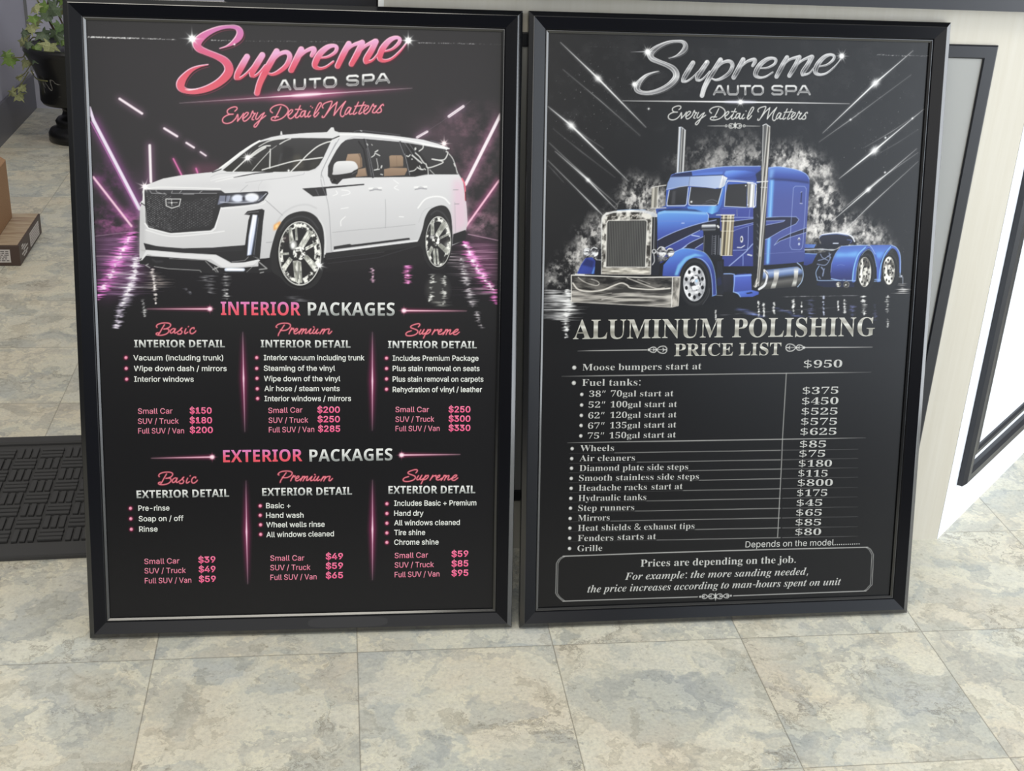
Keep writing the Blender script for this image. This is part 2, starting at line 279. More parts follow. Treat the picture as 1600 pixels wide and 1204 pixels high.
# ------------------------------------------------------------------ ivy in its black urn
def ivy():
    marble = mat('black_marble', lin(18, 18, 19), .28, spec=.5); n, l, b = nodes(marble); t = n.new('ShaderNodeTexNoise'); t.inputs['Scale'].default_value = 7; t.inputs['Detail'].default_value = 8; t.inputs['Distortion'].default_value = 2.2
    r = n.new('ShaderNodeValToRGB'); e = r.color_ramp.elements; e[0].position = .49; e[0].color = (*lin(17, 17, 18), 1); e[1].position = .53; e[1].color = (*lin(17, 17, 18), 1); q = e.new(.51); q.color = (*lin(150, 148, 142), 1)
    tc = n.new('ShaderNodeTexCoord'); l.new(tc.outputs['Object'], t.inputs[0]); l.new(t.outputs[0], r.inputs[0])
    t2 = n.new('ShaderNodeTexNoise'); t2.inputs['Scale'].default_value = 9; r2 = n.new('ShaderNodeValToRGB'); r2.color_ramp.elements[0].position = .56; r2.color_ramp.elements[1].position = .64; l.new(tc.outputs['Object'], t2.inputs[0]); l.new(t2.outputs[0], r2.inputs[0])
    mx = n.new('ShaderNodeMix'); mx.data_type = 'RGBA'; mx.inputs[6].default_value = (*lin(17, 17, 18), 1); l.new(r2.outputs[0], mx.inputs[0]); l.new(r.outputs[0], mx.inputs[7]); l.new(mx.outputs[2], b.inputs['Base Color'])
    U = Vector((-1.623, 4.651, 0))
    o = empty('potted_ivy', U, 0, 'trailing green ivy in a black marbled urn against the grey wall', 'plant')
    bm = bmesh.new(); lathe(bm, [(.10, 0), (.106, .006), (.106, .03), (.098, .044), (.078, .05), (.076, .06), (.079, .072), (.07, .084), (.055, .09), (.05, .105), (.053, .12), (.075, .13), (.115, .138), (.122, .15), (.121, .2), (.128, .24), (.142, .28), (.158, .31), (.165, .325), (.165, .338), (.155, .342), (.148, .33)], 48); obj('urn', bm, marble, o, smooth=True)
    bm = bmesh.new(); lathe(bm, [(.147, .315), (.146, .328)], 32); obj('soil', bm, mat('dark_soil', lin(30, 24, 20), .9), o)
    greens = []
    for i, (a, c) in enumerate(((lin(58, 84, 44), lin(92, 116, 66)), (lin(86, 118, 52), lin(132, 156, 84)), (lin(120, 128, 82), lin(176, 178, 132)), (lin(70, 88, 66), lin(104, 118, 92)))):
        m = mat('ivy_leaf_%s' % ('dark', 'bright', 'variegated', 'dusty')[i], a, .42, spec=.4); n, l, b = nodes(m); tc = n.new('ShaderNodeTexCoord'); t = n.new('ShaderNodeTexNoise'); t.inputs['Scale'].default_value = 34; t.inputs['Detail'].default_value = 3
        r = n.new('ShaderNodeValToRGB'); r.color_ramp.elements[0].position = .38; r.color_ramp.elements[1].position = .62; r.color_ramp.elements[0].color = (*a, 1); r.color_ramp.elements[1].color = (*c, 1)
        l.new(tc.outputs['Object'], t.inputs[0]); l.new(t.outputs[0], r.inputs[0]); l.new(r.outputs[0], b.inputs['Base Color']); b.inputs['Subsurface Weight'].default_value = .0; greens.append(m)
    stem_m = mat('ivy_stem', lin(112, 112, 74), .6); dark_stem = mat('woody_stem', lin(70, 56, 40), .7)
    out = [(0, -.08), (.30, -.30), (.62, -.42), (.46, -.12), (.95, .16), (.52, .24), (.42, .40), (.34, .60), (.12, .62), (0, 1.05)]
    def leaf_mesh(rs):
        bm = bmesh.new(); k = []
        pts = out + [(-x, y) for x, y in out[-2:0:-1]]
        f = .16 + rs.random() * .14
        vs = [bm.verts.new((x * (1 + rs.uniform(-.1, .1)) * .55, y * .62, -abs(x) * f + rs.uniform(-.03, .03) - .12 * y * y)) for x, y in pts]; c = bm.verts.new((0, .12, .03))
        for i in range(len(vs)): bm.faces.new((vs[i], vs[(i + 1) % len(vs)], c))
        g = bmesh.ops.extrude_face_region(bm, geom=bm.faces[:]); bmesh.ops.translate(bm, vec=(0, 0, -.02), verts=[q for q in g['geom'] if isinstance(q, bmesh.types.BMVert)])
        return bm
    rs = random.Random(12)
    def leaf(p, s, tone, tilt=None):
        a = rs.uniform(-.9, .9) if tilt is None else tilt
        # leaves face outwards, towards the room, tips hanging
        mw = Matrix.Translation(p) @ Matrix.Rotation(rs.uniform(-.6, .6), 4, 'Z') @ Matrix.Rotation(R(62) + rs.uniform(-.4, .35), 4, 'X') @ Matrix.Rotation(math.pi + a, 4, 'Z') @ Matrix.Diagonal((s, s, s, 1))
        obj('leaf', leaf_mesh(rs), greens[tone], o, mw)
    seen = [(-.08, .451, .05, 1), (-.089, .419, .055, 2), (-.157, .357, .062, 2), (-.203, .293, .062, 1), (-.152, .285, .055, 2), (-.086, .349, .062, 1), (-.028, .361, .070, 2), (-.009, .404, .080, 3), (-.058, .397, .068, 3), (-.085, .316, .055, 3), (-.183, .228, .034, 2), (-.172, .195, .042, 2), (-.191, .162, .05, 2), (-.219, .173, .046, 2), (.002, .376, .05, 1), (-.072, .484, .05, 2), (-.001, .487, .075, 3), (-.036, .463, .062, 3), (.014, .43, .055, 0), (-.11, .36, .042, 3), (-.215, .31, .05, 1), (-.12, .40, .05, 3)]
    for x, z, s, t in seen: leaf(Vector((x, (-.05 if x < -.12 else -.12) + rs.uniform(-.015, .015), z)), s * 1.05, t)
    for k in range(46):      # the crown above and behind
        a = rs.uniform(0, 2 * math.pi); q = rs.random(); leaf(Vector((math.cos(a) * (.05 + .17 * q) + .03, math.sin(a) * (.04 + .1 * q), .40 + rs.random() * .34)), .05 + rs.random() * .03, rs.randrange(4))
    for x, y, z in ((.70, -.02, .53), (.735, .0, .545), (.66, .0, .55), (.58, .01, .56), (.48, 0, .58), (.38, .0, .58), (.28, 0, .56)): leaf(Vector((x, y, z)), .06, rs.choice((1, 2)))
    for pts, m, r_ in (([(-.06, -.06, .34), (-.10, -.08, .375), (-.14, -.06, .33), (-.155, -.055, .30), (-.19, -.05, .295), (-.205, -.05, .29)], stem_m, .0022), ([(-.155, -.05, .30), (-.135, -.055, .335), (-.12, -.06, .30), (-.14, -.06, .26), (-.165, -.055, .235), (-.19, -.055, .225)], stem_m, .002), ([(-.13, -.06, .255), (-.115, -.07, .235), (-.09, -.1, .232), (-.05, -.13, .235)], stem_m, .0024), ([(-.14, -.06, .25), (-.165, -.055, .215), (-.185, -.055, .19), (-.20, -.055, .175)], stem_m, .002), ([(-.02, -.02, .34), (-.05, -.06, .44), (-.03, -.08, .52), (0, -.05, .62)], dark_stem, .004), ([(.02, .0, .34), (.08, -.02, .5), (.2, .0, .585), (.4, .01, .59), (.6, .0, .57), (.74, 0, .54)], stem_m, .003), ([(-.03, 0, .34), (-.07, -.03, .45), (-.075, -.08, .5)], stem_m, .003), ([(0, -.04, .34), (.01, -.09, .42), (-.01, -.11, .49)], dark_stem, .003)):
        bm = bmesh.new(); tube(bm, smoothpath(pts), r_); obj('stem', bm, m, o, smooth=True)
    bm = bmesh.new(); P = [(-1.80, 4.86, .30), (-1.795, 4.80, .24), (-1.775, 4.72, .155), (-1.74, 4.67, .10), (-1.68, 4.80, .06), (-1.60, 4.86, .012), (-1.45, 4.9, .004)]
    tube(bm, smoothpath([(-1.83, 4.86, .30), (-1.81, 4.86, .2), (-1.77, 4.85, .1), (-1.70, 4.845, .03), (-1.62, 4.84, .0045), (-1.48, 4.86, .0045)]), .004); tag(obj('cord', bm, mat('black_cord', lin(22, 22, 24), .5), smooth=True), 'thin black cord curving down behind the black urn', 'cord')
ivy()
# ------------------------------------------------------------------ the printed sheets: drawing routines
def hx(c):
    if isinstance(c, str): return np.array([int(c[i:i+2], 16) for i in (0, 2, 4)], np.float32) / 255
    return np.array(c, np.float32)
def vnoise(h, w, cy, cx, rs):
    gy, gx = max(2, int(h / cy) + 3), max(2, int(w / cx) + 3)
    g = rs.rand(gy, gx).astype(np.float32)
    y = np.arange(h) / cy; x = np.arange(w) / cx
    yi = y.astype(int); xi = x.astype(int); fy = y - yi; fx = x - xi
    fy = (fy * fy * (3 - 2 * fy))[:, None]; fx = (fx * fx * (3 - 2 * fx))[None]
    a = g[yi][:, xi]; b = g[yi][:, xi + 1]; c = g[yi + 1][:, xi]; d = g[yi + 1][:, xi + 1]
    return (a * (1 - fx) + b * fx) * (1 - fy) + (c * (1 - fx) + d * fx) * fy
def fractal(h, w, cy, cx, seed, o=4, gain=.55):
    rs = np.random.RandomState(seed); t = 0; a = 1; n = np.zeros((h, w), np.float32)
    for k in range(o):
        n += a * vnoise(h, w, max(cy, 1.2), max(cx, 1.2), rs); t += a; a *= gain; cy /= 2; cx /= 2
    return n / t
def catmull(P, closed=False, n=6):
    P = np.array(P, float)
    if len(P) < 3: return P
    Q = np.vstack([P[-1], P, P[:2]]) if closed else np.vstack([2 * P[0] - P[1], P, 2 * P[-1] - P[-2]])
    out = []
    m = len(P) if closed else len(P) - 1
    for i in range(m):
        a, b, c, d = Q[i:i + 4]
        for k in range(n):
            t = k / n
            out.append(.5 * (2 * b + (c - a) * t + (2 * a - 5 * b + 4 * c - d) * t * t + (3 * b - a - 3 * c + d) * t ** 3))
    if not closed: out.append(P[-1])
    return np.array(out)
def blur1(a, s, ax):
    if s <= .3: return a
    r = int(math.ceil(2.6 * s)); k = np.exp(-.5 * (np.arange(-r, r + 1) / s) ** 2); k /= k.sum()
    pad = [(0, 0), (0, 0)]; pad[ax] = (r, r); b = np.pad(a, pad); o = np.zeros_like(a); n = a.shape[ax]
    for i, w in enumerate(k): o += np.float32(w) * (b[i:i + n] if ax == 0 else b[:, i:i + n])
    return o
def gauss(a, s): return blur1(blur1(a, s, 0), s, 1)
class Sheet:
    """the printed picture of one poster, rastered in sheet millimetres (origin top left)"""
    def __init__(s, W, H, S, base):
        s.S = S; s.w = int(W * S); s.h = int(H * S); s.a = np.empty((s.h, s.w, 3), np.float32); s.a[:] = hx(base)
    def box(s, P, m):
        P = np.asarray(P)
        x0, y0 = np.floor(P.min(0) - m).astype(int); x1, y1 = np.ceil(P.max(0) + m).astype(int) + 1
        x0 = max(0, x0); y0 = max(0, y0); x1 = min(s.w, x1); y1 = min(s.h, y1)
        return (x0, y0, x1, y1) if x1 > x0 and y1 > y0 else None
    def polymask(s, P, b):
        x0, y0, x1, y1 = b; sub = 3; H = (y1 - y0) * sub; W = x1 - x0
        acc = np.zeros((H, W * 2 + 2), np.int16)
        for i in range(len(P)):
            (ax, ay), (bx, by) = P[i - 1], P[i]
            if ay == by: continue
            if ay > by: ax, ay, bx, by = bx, by, ax, ay
            r0 = max(0, int(math.ceil((ay - y0) * sub - .5))); r1 = min(H - 1, int(math.ceil((by - y0) * sub - .5)) - 1)
            if r1 < r0: continue
            r = np.arange(r0, r1 + 1); yy = (r + .5) / sub + y0
            xx = ax + (yy - ay) * (bx - ax) / (by - ay)
            c = np.clip(np.round((xx - x0) * 2), 0, W * 2).astype(int)
            np.add.at(acc, (r, c), 1)
        m = (np.cumsum(acc, 1) & 1)[:, :W * 2].astype(np.float32)
        return m.reshape(y1 - y0, sub, W, 2).mean((1, 3))
    def strokemask(s, P, Wd, b):
        x0, y0, x1, y1 = b; m = np.zeros((y1 - y0, x1 - x0), np.float32)
        for i in range(len(P) - 1):
            p, q = P[i], P[i + 1]; w0, w1 = Wd[i] / 2, Wd[i + 1] / 2; r = max(w0, w1) + 1
            ax = max(x0, int(min(p[0], q[0]) - r)); bx = min(x1, int(max(p[0], q[0]) + r) + 2)
            ay = max(y0, int(min(p[1], q[1]) - r)); by = min(y1, int(max(p[1], q[1]) + r) + 2)
            if ax >= bx or ay >= by: continue
            X = np.arange(ax, bx)[None] + .5 - p[0]; Y = np.arange(ay, by)[:, None] + .5 - p[1]
            d = q - p; L = d @ d + 1e-9; t = np.clip((X * d[0] + Y * d[1]) / L, 0, 1)
            D = np.hypot(X - t * d[0], Y - t * d[1])
            c = np.clip(w0 + (w1 - w0) * t - D + .5, 0, 1)
            v = m[ay - y0:by - y0, ax - x0:bx - x0]; np.maximum(v, c, out=v)
        return m
    def colour(s, c, g, b):
        if not isinstance(c, list): return hx(c)
        x0, y0, x1, y1 = b; C = np.array([hx(k) for k in c]); gx0, gy0, gx1, gy1 = [v * s.S / 10 for v in g]
        X = np.arange(x0, x1)[None] + .5; Y = np.arange(y0, y1)[:, None] + .5
        dx, dy = gx1 - gx0, gy1 - gy0; t = np.clip(((X - gx0) * dx + (Y - gy0) * dy) / (dx * dx + dy * dy), 0, 1)
        k = np.linspace(0, 1, len(C)); return np.stack([np.interp(t, k, C[:, i]) for i in range(3)], -1).astype(np.float32)
    def put(s, m, c, b, mode=0):
        x0, y0, x1, y1 = b; v = s.a[y0:y1, x0:x1]; m = m[..., None]
        if mode == 1: v[:] = 1 - (1 - v) * (1 - m * c)
        else: v += m * (c - v)
    def run(s, ops):
        k = s.S / 10
        for o in ops:
            t = o['k']; al = o.get('a', 100) / 100; bl = o.get('b', 0) * k; md = o.get('m', 0)
            if t == 'F' or t == 'C' or t == 'K' or t == 'M':
                P = np.array(o['p'], float).reshape(-1, 2) * k
                if o.get('s'): P = catmull(P, True)
                b = s.box(P, bl * 3 + 1)
                if not b: continue
                m = s.polymask(P, b)
                if bl: m = gauss(m, bl)
                h, w = m.shape; c = None if t == 'C' else s.colour(o['c'], o.get('g'), b)
                if t == 'C':      # polished metal: stretched bands between dark and light
                    n = fractal(h, w, o['n'][1] * k, o['n'][0] * k, o['r'], 4, .6); n = np.clip((n - .5) * o.get('q', 3.2) + .5, 0, 1)[..., None]
                    c = hx(o['c'][0]) * (1 - n) + hx(o['c'][1]) * n
                elif t == 'K':    # smoke
                    n = fractal(h, w, o['n'][1] * k, o['n'][0] * k, o['r'], 5, .68); m = m * np.clip((n - o.get('lo', .42)) * o.get('q', 3), 0, 1)
                elif t == 'M':    # fine mesh or slats
                    X = np.arange(b[0], b[2])[None] / s.S; Y = np.arange(b[1], b[3])[:, None] / s.S; f = np.ones_like(m)
                    for ang, per in o['n']:
                        a_ = math.radians(ang); f = f * (.5 + .5 * np.cos((X * math.cos(a_) + Y * math.sin(a_)) * 2 * math.pi / per))
                    if o.get('r'): f = f * np.clip(fractal(h, w, 9, 4, o['r'], 3) * 2.2 - .4, 0, 1.3)
                    m = m * np.clip(f * 1.5 - .15, 0, 1)
                s.put(m * al, c, b, md)
            elif t == 'S':
                d = 3 if 'w' not in o else 2
                A = np.array(o['p'], float).reshape(-1, d)
                if o.get('s'): A = catmull(A, False)
                P = A[:, :2] * k; Wd = A[:, 2] * k if d == 3 else np.full(len(P), o['w'] * k)
                b = s.box(P, Wd.max() / 2 + bl * 3 + 2)
                if not b: continue
                m = s.strokemask(P, Wd, b)
                if bl: m = gauss(m, bl)
                s.put(m * al, s.colour(o['c'], o.get('g'), b), b, md)
            elif t == 'X':        # sparkle
                x, y, r = [v * k for v in o['p']]; b = s.box([(x, y)], r * 1.1 + 2)
                if not b: continue
                X = np.arange(b[0], b[2])[None] + .5 - x; Y = np.arange(b[1], b[3])[:, None] + .5 - y
                R = np.hypot(X, Y) / r; g = np.exp(-(R / .17) ** 2) + .45 * np.exp(-(R / .33) ** 2)
                for i in range(o.get('n', 4)):
                    a_ = math.pi * i / o.get('n', 4) + o.get('t', 0) / 100; u = X * math.cos(a_) + Y * math.sin(a_); q = -X * math.sin(a_) + Y * math.cos(a_)
                    ln = 1 if i % 2 == 0 else .7
                    g = g + np.clip(1 - np.abs(u) / (r * ln), 0, 1) ** 1.3 * np.exp(-(q / (r * .028 + .5)) ** 2)
                s.put(np.clip(g * al, 0, 1), hx(o['c']), b, 1)
            elif t == 'R':        # rippled reflection: short level dashes strewn along a streak
                rs = np.random.RandomState(o['r']); A = np.array(o['p'], float).reshape(-1, 3); L = np.cumsum(np.r_[0, np.hypot(*np.diff(A[:, :2], axis=0).T)])
                for _ in range(o['n']):
                    u = rs.rand() * L[-1]; x, y, w = [np.interp(u, L, A[:, i]) for i in range(3)]
                    e = w * (.25 + .75 * rs.rand() ** 2); x += (rs.rand() - .5) * w * .7; th = o['w'] * (.5 + rs.rand())
                    P = np.array([(x - e, y), (x, y + (rs.rand() - .5) * 4), (x + e, y + (rs.rand() - .5) * 3)]) * k; Wd = np.array([.2, th, .2]) * k
                    b = s.box(P, Wd.max() + 2)
                    if b: s.put(s.strokemask(P, Wd, b) * al * (.35 + .65 * rs.rand()), hx(o['c']), b, md)
            elif t == 'D':        # row of broken specks
                rs = np.random.RandomState(o['r']); x0, y0, x1, y1 = o['p']
                for _ in range(o['n']):
                    u = rs.rand(); x = x0 + (x1 - x0) * u; y = y0 + (y1 - y0) * u; h = o['w'] * (.3 + rs.rand()); e = 2 + rs.rand() * 16
                    P = np.array([(x, y + (rs.rand() - .5) * o['w']), (x + e, y + (rs.rand() - .5) * o['w'])]) * k
                    b = s.box(P, h * k + 2)
                    if b: s.put(s.strokemask(P, [h * k * .5, h * k * .35], b) * al * rs.rand(), hx(o['c']), b, 0)
            elif t == 'T':        # sand: scattered dots round a point or line
                rs = np.random.RandomState(o['r']); A = np.array(o['p'], float).reshape(-1, 3)
                for _ in range(o['n']):
                    i = rs.randint(len(A)); x, y = A[i, :2] + rs.randn(2) * A[i, 2]; P = np.array([(x, y), (x + .1, y)]) * k; w = o['w'] * (.4 + rs.rand()) * k
                    b = s.box(P, w + 2)
                    if b: s.put(s.strokemask(P, [w, w], b) * al * rs.rand(), hx(o['c']), b, 1)

# ------------------------------------------------------------------ the artwork, traced op by op, and the lines of text
def tomm(which, q):
    h = RECTIFY[which]; w = h[6] * q[0] + h[7] * q[1] + 1
    return ((h[0] * q[0] + h[1] * q[1] + h[2]) / w, (h[3] * q[0] + h[4] * q[1] + h[5]) / w)
RECTIFY = {'A': (0.8724652, -0.03345772, -118.4508, -0.02490361, 0.8713987, -25.13024, -5.446631e-05, -7.902551e-05), 'B': (0.9002384, 0.01539449, -771.4853, -0.02176888, 0.8603293, -26.891, -6.275378e-05, -8.206753e-05)}   # tracing units of the flat artwork -> millimetres on the sheet
class Art:
    def __init__(s,which): s.k=which;s.ops=[];s.t=(0,0,1)
    def crop(s,x,y,sc): s.t=(x,y,sc)
    def px(s,p): return (s.t[0]+p[0]/s.t[2],s.t[1]+p[1]/s.t[2])
    def P(s,pts):
        o=[]
        for p in pts:
            a=tomm(s.k,s.px(p)); o+=[round(a[0]*10),round(a[1]*10)]
        return o
    def PW(s,pts):
        o=[]
        for p in pts:
            q=s.px(p);a=tomm(s.k,q);e=tomm(s.k,(q[0]+1,q[1]));f=tomm(s.k,(q[0],q[1]+1))
            sc=(abs(e[0]-a[0])+abs(f[1]-a[1]))/2
            o+=[round(a[0]*10),round(a[1]*10),round(p[2]/s.t[2]*sc*10)]
        return o
    def sc(s): return 9.4  # 0.1mm per photo px
    def opt(s,d,a,b,m,g,sm):
        if a!=1:d['a']=round(a*100)
        if b:d['b']=round(b*9.4,1)
        if m:d['m']=m
        if g:
            A=s.P([g[0],g[1]]);d['g']=A
        if sm:d['s']=1
        s.ops.append(d)
    def F(s,c,pts,sm=0,a=1,b=0,m=0,g=None): s.opt({'k':'F','c':c,'p':s.P(pts)},a,b,m,g,sm)
    def E(s,c,cx,cy,rx,ry,rot=0,a=1,b=0,m=0,g=None,n=16,k='F',ex=None):
        t=np.arange(n)*2*np.pi/n;r=np.radians(rot)
        pts=[(cx+rx*np.cos(q)*np.cos(r)-ry*np.sin(q)*np.sin(r),cy+rx*np.cos(q)*np.sin(r)+ry*np.sin(q)*np.cos(r)) for q in t]
        d={'k':k,'c':c,'p':s.P(pts)}
        if ex:d.update(ex)
        s.opt(d,a,b,m,g,1)
    def S(s,c,pts,w=None,sm=0,a=1,b=0,m=0,g=None):
        # w in photo px ; pts may carry widths in crop px
        if w is None: d={'k':'S','c':c,'p':s.PW(pts)}
        else: d={'k':'S','c':c,'w':round(w*9.4,1),'p':s.P(pts)}
        s.opt(d,a,b,m,g,sm)
    def C(s,c0,c1,pts,n=(40,6),r=1,q=3.2,sm=0,a=1,b=0): s.opt({'k':'C','c':[c0,c1],'n':[round(x*9.4) for x in n],'r':r,'q':q,'p':s.P(pts)},a,b,0,None,sm)
    def K(s,c,pts,n=(14,14),r=1,lo=.42,q=3,a=1,b=8,sm=1,m=0): s.opt({'k':'K','c':c,'n':[round(x*9.4) for x in n],'r':r,'lo':lo,'q':q,'p':s.P(pts)},a,b,m,None,sm)
    def M(s,c,pts,n,r=0,a=1,sm=0): 
        d={'k':'M','c':c,'n':n,'p':s.P(pts)}
        if r:d['r']=r
        s.opt(d,a,0,0,None,sm)
    def X(s,x,y,r,c='ffffff',n=4,a=1,t=0):
        q=s.px((x,y));m=tomm(s.k,q);s.ops.append({'k':'X','c':c,'n':n,'t':t,'a':round(a*100),'p':[round(m[0]*10),round(m[1]*10),round(r*9.4)]})
    def R(s,c,pts,n,r,w=1,a=1,m=1): s.ops.append({'k':'R','c':c,'n':n,'r':r,'w':round(w*9.4,1),'a':round(a*100),'m':m,'p':s.PW(pts)})
    def D(s,c,x0,y0,x1,y1,n,w,r,a=1): s.ops.append({'k':'D','c':c,'n':n,'r':r,'w':round(w*9.4,1),'a':round(a*100),'p':s.P([(x0,y0),(x1,y1)])})
    def T(s,c,pts,n,w,r,a=1): s.ops.append({'k':'T','c':c,'n':n,'r':r,'w':round(w*9.4,1),'a':round(a*100),'p':s.PW(pts)})
    def beam(s,core,glow,pts,w,gw,ga=.7):
        s.S(glow,pts,gw,a=ga,b=gw*.45,m=1); s.S(core,pts,w,b=.35)
    def spike(s,core,glow,p0,p1,pm,wmax,glowr):
        # light needle: thin at both ends, brightest at pm
        q=[(p0[0],p0[1],.6*s.t[2]),(pm[0],pm[1],glowr*s.t[2]),(p1[0],p1[1],.6*s.t[2])]
        s.S(glow,q,a=.55,b=glowr*.28,m=1)
        f=lambda a,b,u:(a[0]+(b[0]-a[0])*u,a[1]+(b[1]-a[1])*u)
        pts=[]
        for a_,b_ in ((p0,pm),):
            for u,w in ((0,.3),(.3,.6),(.7,1.0),(.9,.7*wmax),(1,wmax)): pts.append(f(a_,b_,u)+(w*s.t[2],))
        for u,w in ((.1,.7*wmax),(.3,1.0),(.7,.6),(1,.3)): pts.append(f(pm,p1,u)+(w*s.t[2],))
        s.S(core,pts,b=.3,a=.95)

def picture_A():
    A=Art('A'); c=A.crop; F,S,E,X,R,K,C,M=A.F,A.S,A.E,A.X,A.R,A.K,A.C,A.M
    BG='1e1e20'
    # ---- room behind the car
    c(0,0,1)
    F('262428',[(137,40),(790,50),(780,370),(140,370)],b=25,a=.9)
    K('8a3a86',[(150,250),(222,300),(225,375),(150,375)],n=(22,18),r=3,lo=.45,a=.55,b=14)
    K('c060a8',[(152,330),(215,335),(215,365),(150,368)],n=(18,10),r=5,lo=.4,a=.7,b=7)
    F('5a2858',[(215,270),(232,270),(232,345),(215,345)],b=12,a=.5,m=1)
    K('a06a80',[(690,180),(790,190),(790,370),(725,370),(700,260)],n=(26,20),r=7,lo=.42,a=.42,b=16)
    K('d098b0',[(735,330),(785,340),(785,370),(735,368)],n=(18,12),r=9,lo=.4,a=.55,b=6)
    F('7a4a60',[(640,200),(720,185),(740,235),(690,235)],b=14,a=.35,m=1)
    F('5a2038',[(300,255),(345,255),(345,275),(290,275)],b=6,a=.6,m=1)
    # ceiling tubes
    for p,q,w in (((188,154.5),(223,177.5),3.6),((257.5,200.5),(277.7,213),3.4),((291.9,223),(303.9,230.5),3),((313.8,237.2),(322.5,243.1),2.4),((723.4,166.3),(700.9,182),4.2),((667.2,205.6),(651.4,214.6),3.6)):
        A.beam('f2e4ee','b070a0',[p,q],w,w*2.6,.45)
    A.S('6a6068',[(735,158),(690,190),(640,222)],.8,a=.5)
    A.beam('e8dcf2','a03aa0',[(146.8,187),(219,326)],5,13,.75); A.S('c878c0',[(143,190),(215,326)],1.6,a=.8); A.S('e8dcf2',[(141,168),(148,190)],4.5)
    A.beam('f0c4dc','b0409a',[(146.8,276.3),(206.2,352.6)],3.2,10,.75)
    A.beam('f2eaf0','a05a90',[(234.9,227),(236.7,284)],4,10,.6)
    for p,q in (((271.7,247.8),(284.7,273.4)),((307,262.9),(309.4,269.6))): A.beam('e070b0','a02870',[p,q],2.2,6,.6)
    A.beam('f0e4ec','a0507c',[(786,170),(727,287.5)],5,13,.7)
    A.beam('f0b8d0','b03a78',[(783,276),(728,353)],3,9,.75)
    A.S('1e1e20',[(283,232),(292,238)],1,a=.2)
    # ---- wet floor
    F('1c1b1f',[(145,368),(790,372),(790,470),(150,470)],b=10,a=.9)
    F('50204c',[(148,366),(225,368),(225,440),(160,470),(150,430)],b=12,a=.75,m=1)
    F('541c40',[(722,372),(785,378),(785,455),(735,420)],b=12,a=.75,m=1)
    S('a890a4',[(150,368.4),(177,365),(215,361)],1,a=.6); S('98808f',[(150,399.6),(206,399.8)],1.3,a=.7)
    S('c098b0',[(731,365.3),(790,377.5)],1.4,a=.75)
    R('8a6090',[(190,370,60),(185,460,60)],150,11,.8,.5); R('9a7088',[(750,380,60),(757,460,44)],110,12,.8,.5)
    R('ff50d8',[(207,362,16),(186,405,24),(160,455,22),(150,468,10)],150,13,2,.75); R('ffd8fa',[(206,364,7),(186,405,9),(160,452,9)],55,14,2,.95)
    R('d8c8e8',[(215,396,12),(211,430,16),(200,455,16),(190,482,14),(182,515,6)],190,15,1.8,.7); R('f4ecff',[(214,400,6),(210,432,8),(200,456,7),(192,478,5)],60,16,2.2,.8)
    R('e8dcd8',[(239,420,5),(242,445,6),(244,475,3)],40,17,2.2,.9); R('a89890',[(235,424,26),(250,440,30),(230,450,40)],40,18,1,.55); R('9a9aa0',[(200,424,50),(200,449,60)],14,19,1.2,.7)
    R('c8c8c8',[(222.5,465,4),(228,495,5)],26,20,1.6,.8)
    R('ff58c8',[(725,377,10),(738,405,16),(770,457,18),(777,476,8)],130,21,2,.75); R('ffe0f4',[(725,379,5),(738,405,7),(768,452,8)],50,22,2,.95)
    R('d8ccd4',[(720,402,7),(726,430,10),(733,457,12),(752,512,5)],120,23,1.7,.7)
    R('e8d0dc',[(700,395,50),(745,430,40)],30,24,1,.5)
    R('e8a8cc',[(581,402,5),(582,440,6)],40,25,2,.85); R('ff70c8',[(635,400,7),(636,448,9)],45,26,2,.85); F('d040a0',[(628,398),(636,400),(644,418),(634,424)],b=2.5,a=.7,m=1)
    S('a05080',[(560,404),(632,397)],1,a=.6); R('c8b0c0',[(565,402,6),(566,415,4)],16,27,1.4,.7)
    R('b8b8b8',[(354,425,10),(354,468,8)],30,28,2,.7); R('a0a0a4',[(325,428,20),(331,460,8)],26,29,1.3,.6); R('70707a',[(290,450,6),(300,458,6)],8,30,3,.4)
    R('8a8a90',[(460,462,24),(470,470,20)],20,43,1,.4)
    E('50504e',684,452,19,24,b=3,a=.5); R('d8d8d0',[(676,428,8),(672,470,6)],36,31,2,.8); R('d0d0c8',[(693,430,7),(694,476,6)],36,32,2,.8); R('808078',[(684,470,16),(690,478,22)],16,33,1,.6)
    # ---- body
    car=[(224.5,292),(228,289),(235.4,286.4),(255.6,278.6),(284.7,273.4),(331.8,268.5),(345,261.3),(375,237.5),(405,220),(425,213.8),(442.5,210.6),(480,207.5),(510,206.4),(531.6,206.6),(567.5,207.5),(619.2,212.5),(660.9,218.2),(682.5,224),(699,230),(701.2,231.5),(696.9,234.6),(706.9,247.5),(715.5,270.5),(722.7,282),(725.6,302),(727.8,315),(729,327),(730.2,347),(728,358.2),(726.8,374),(706.6,382.8),(700,400),(660,400),(652,384),(507,402),(424,405),(424,424),(403,423.5),(340,427),(264.5,420),(219.7,412),(218.6,398.5),(219,370),(219.7,324.5),(223.5,315.6),(224,300)]
    F(['dcdcdf','dadadd','cfcfd2','c6c6c9'],car,g=[(400,270),(420,400)])
    c(330,190,8); F('dededf',[(865,165),(872,120),(885,120),(895,165)]); F('dcdcde',[(1440,140),(1500,72),(1530,72),(1545,115),(1590,130),(1600,150)])
    c(0,0,1)
    F('c4c4c7',[(517,362),(650,350),(650,374),(521,392)],b=5,a=.8)
    # wheel openings and underbody
    F('201f22',[(507,395),(653,377),(664,384),(664,412),(560,420),(508,424)]); F('29292b',[(507,396),(653,378),(656,384),(508,403)])
    S('55555a',[(510,404),(600,393)],1,a=.5); S('505056',[(512,411),(590,402),(650,384)],.8,a=.5)
    F('1f1e21',[(404,404),(424,402),(440,440),(424,424),(404,424)])
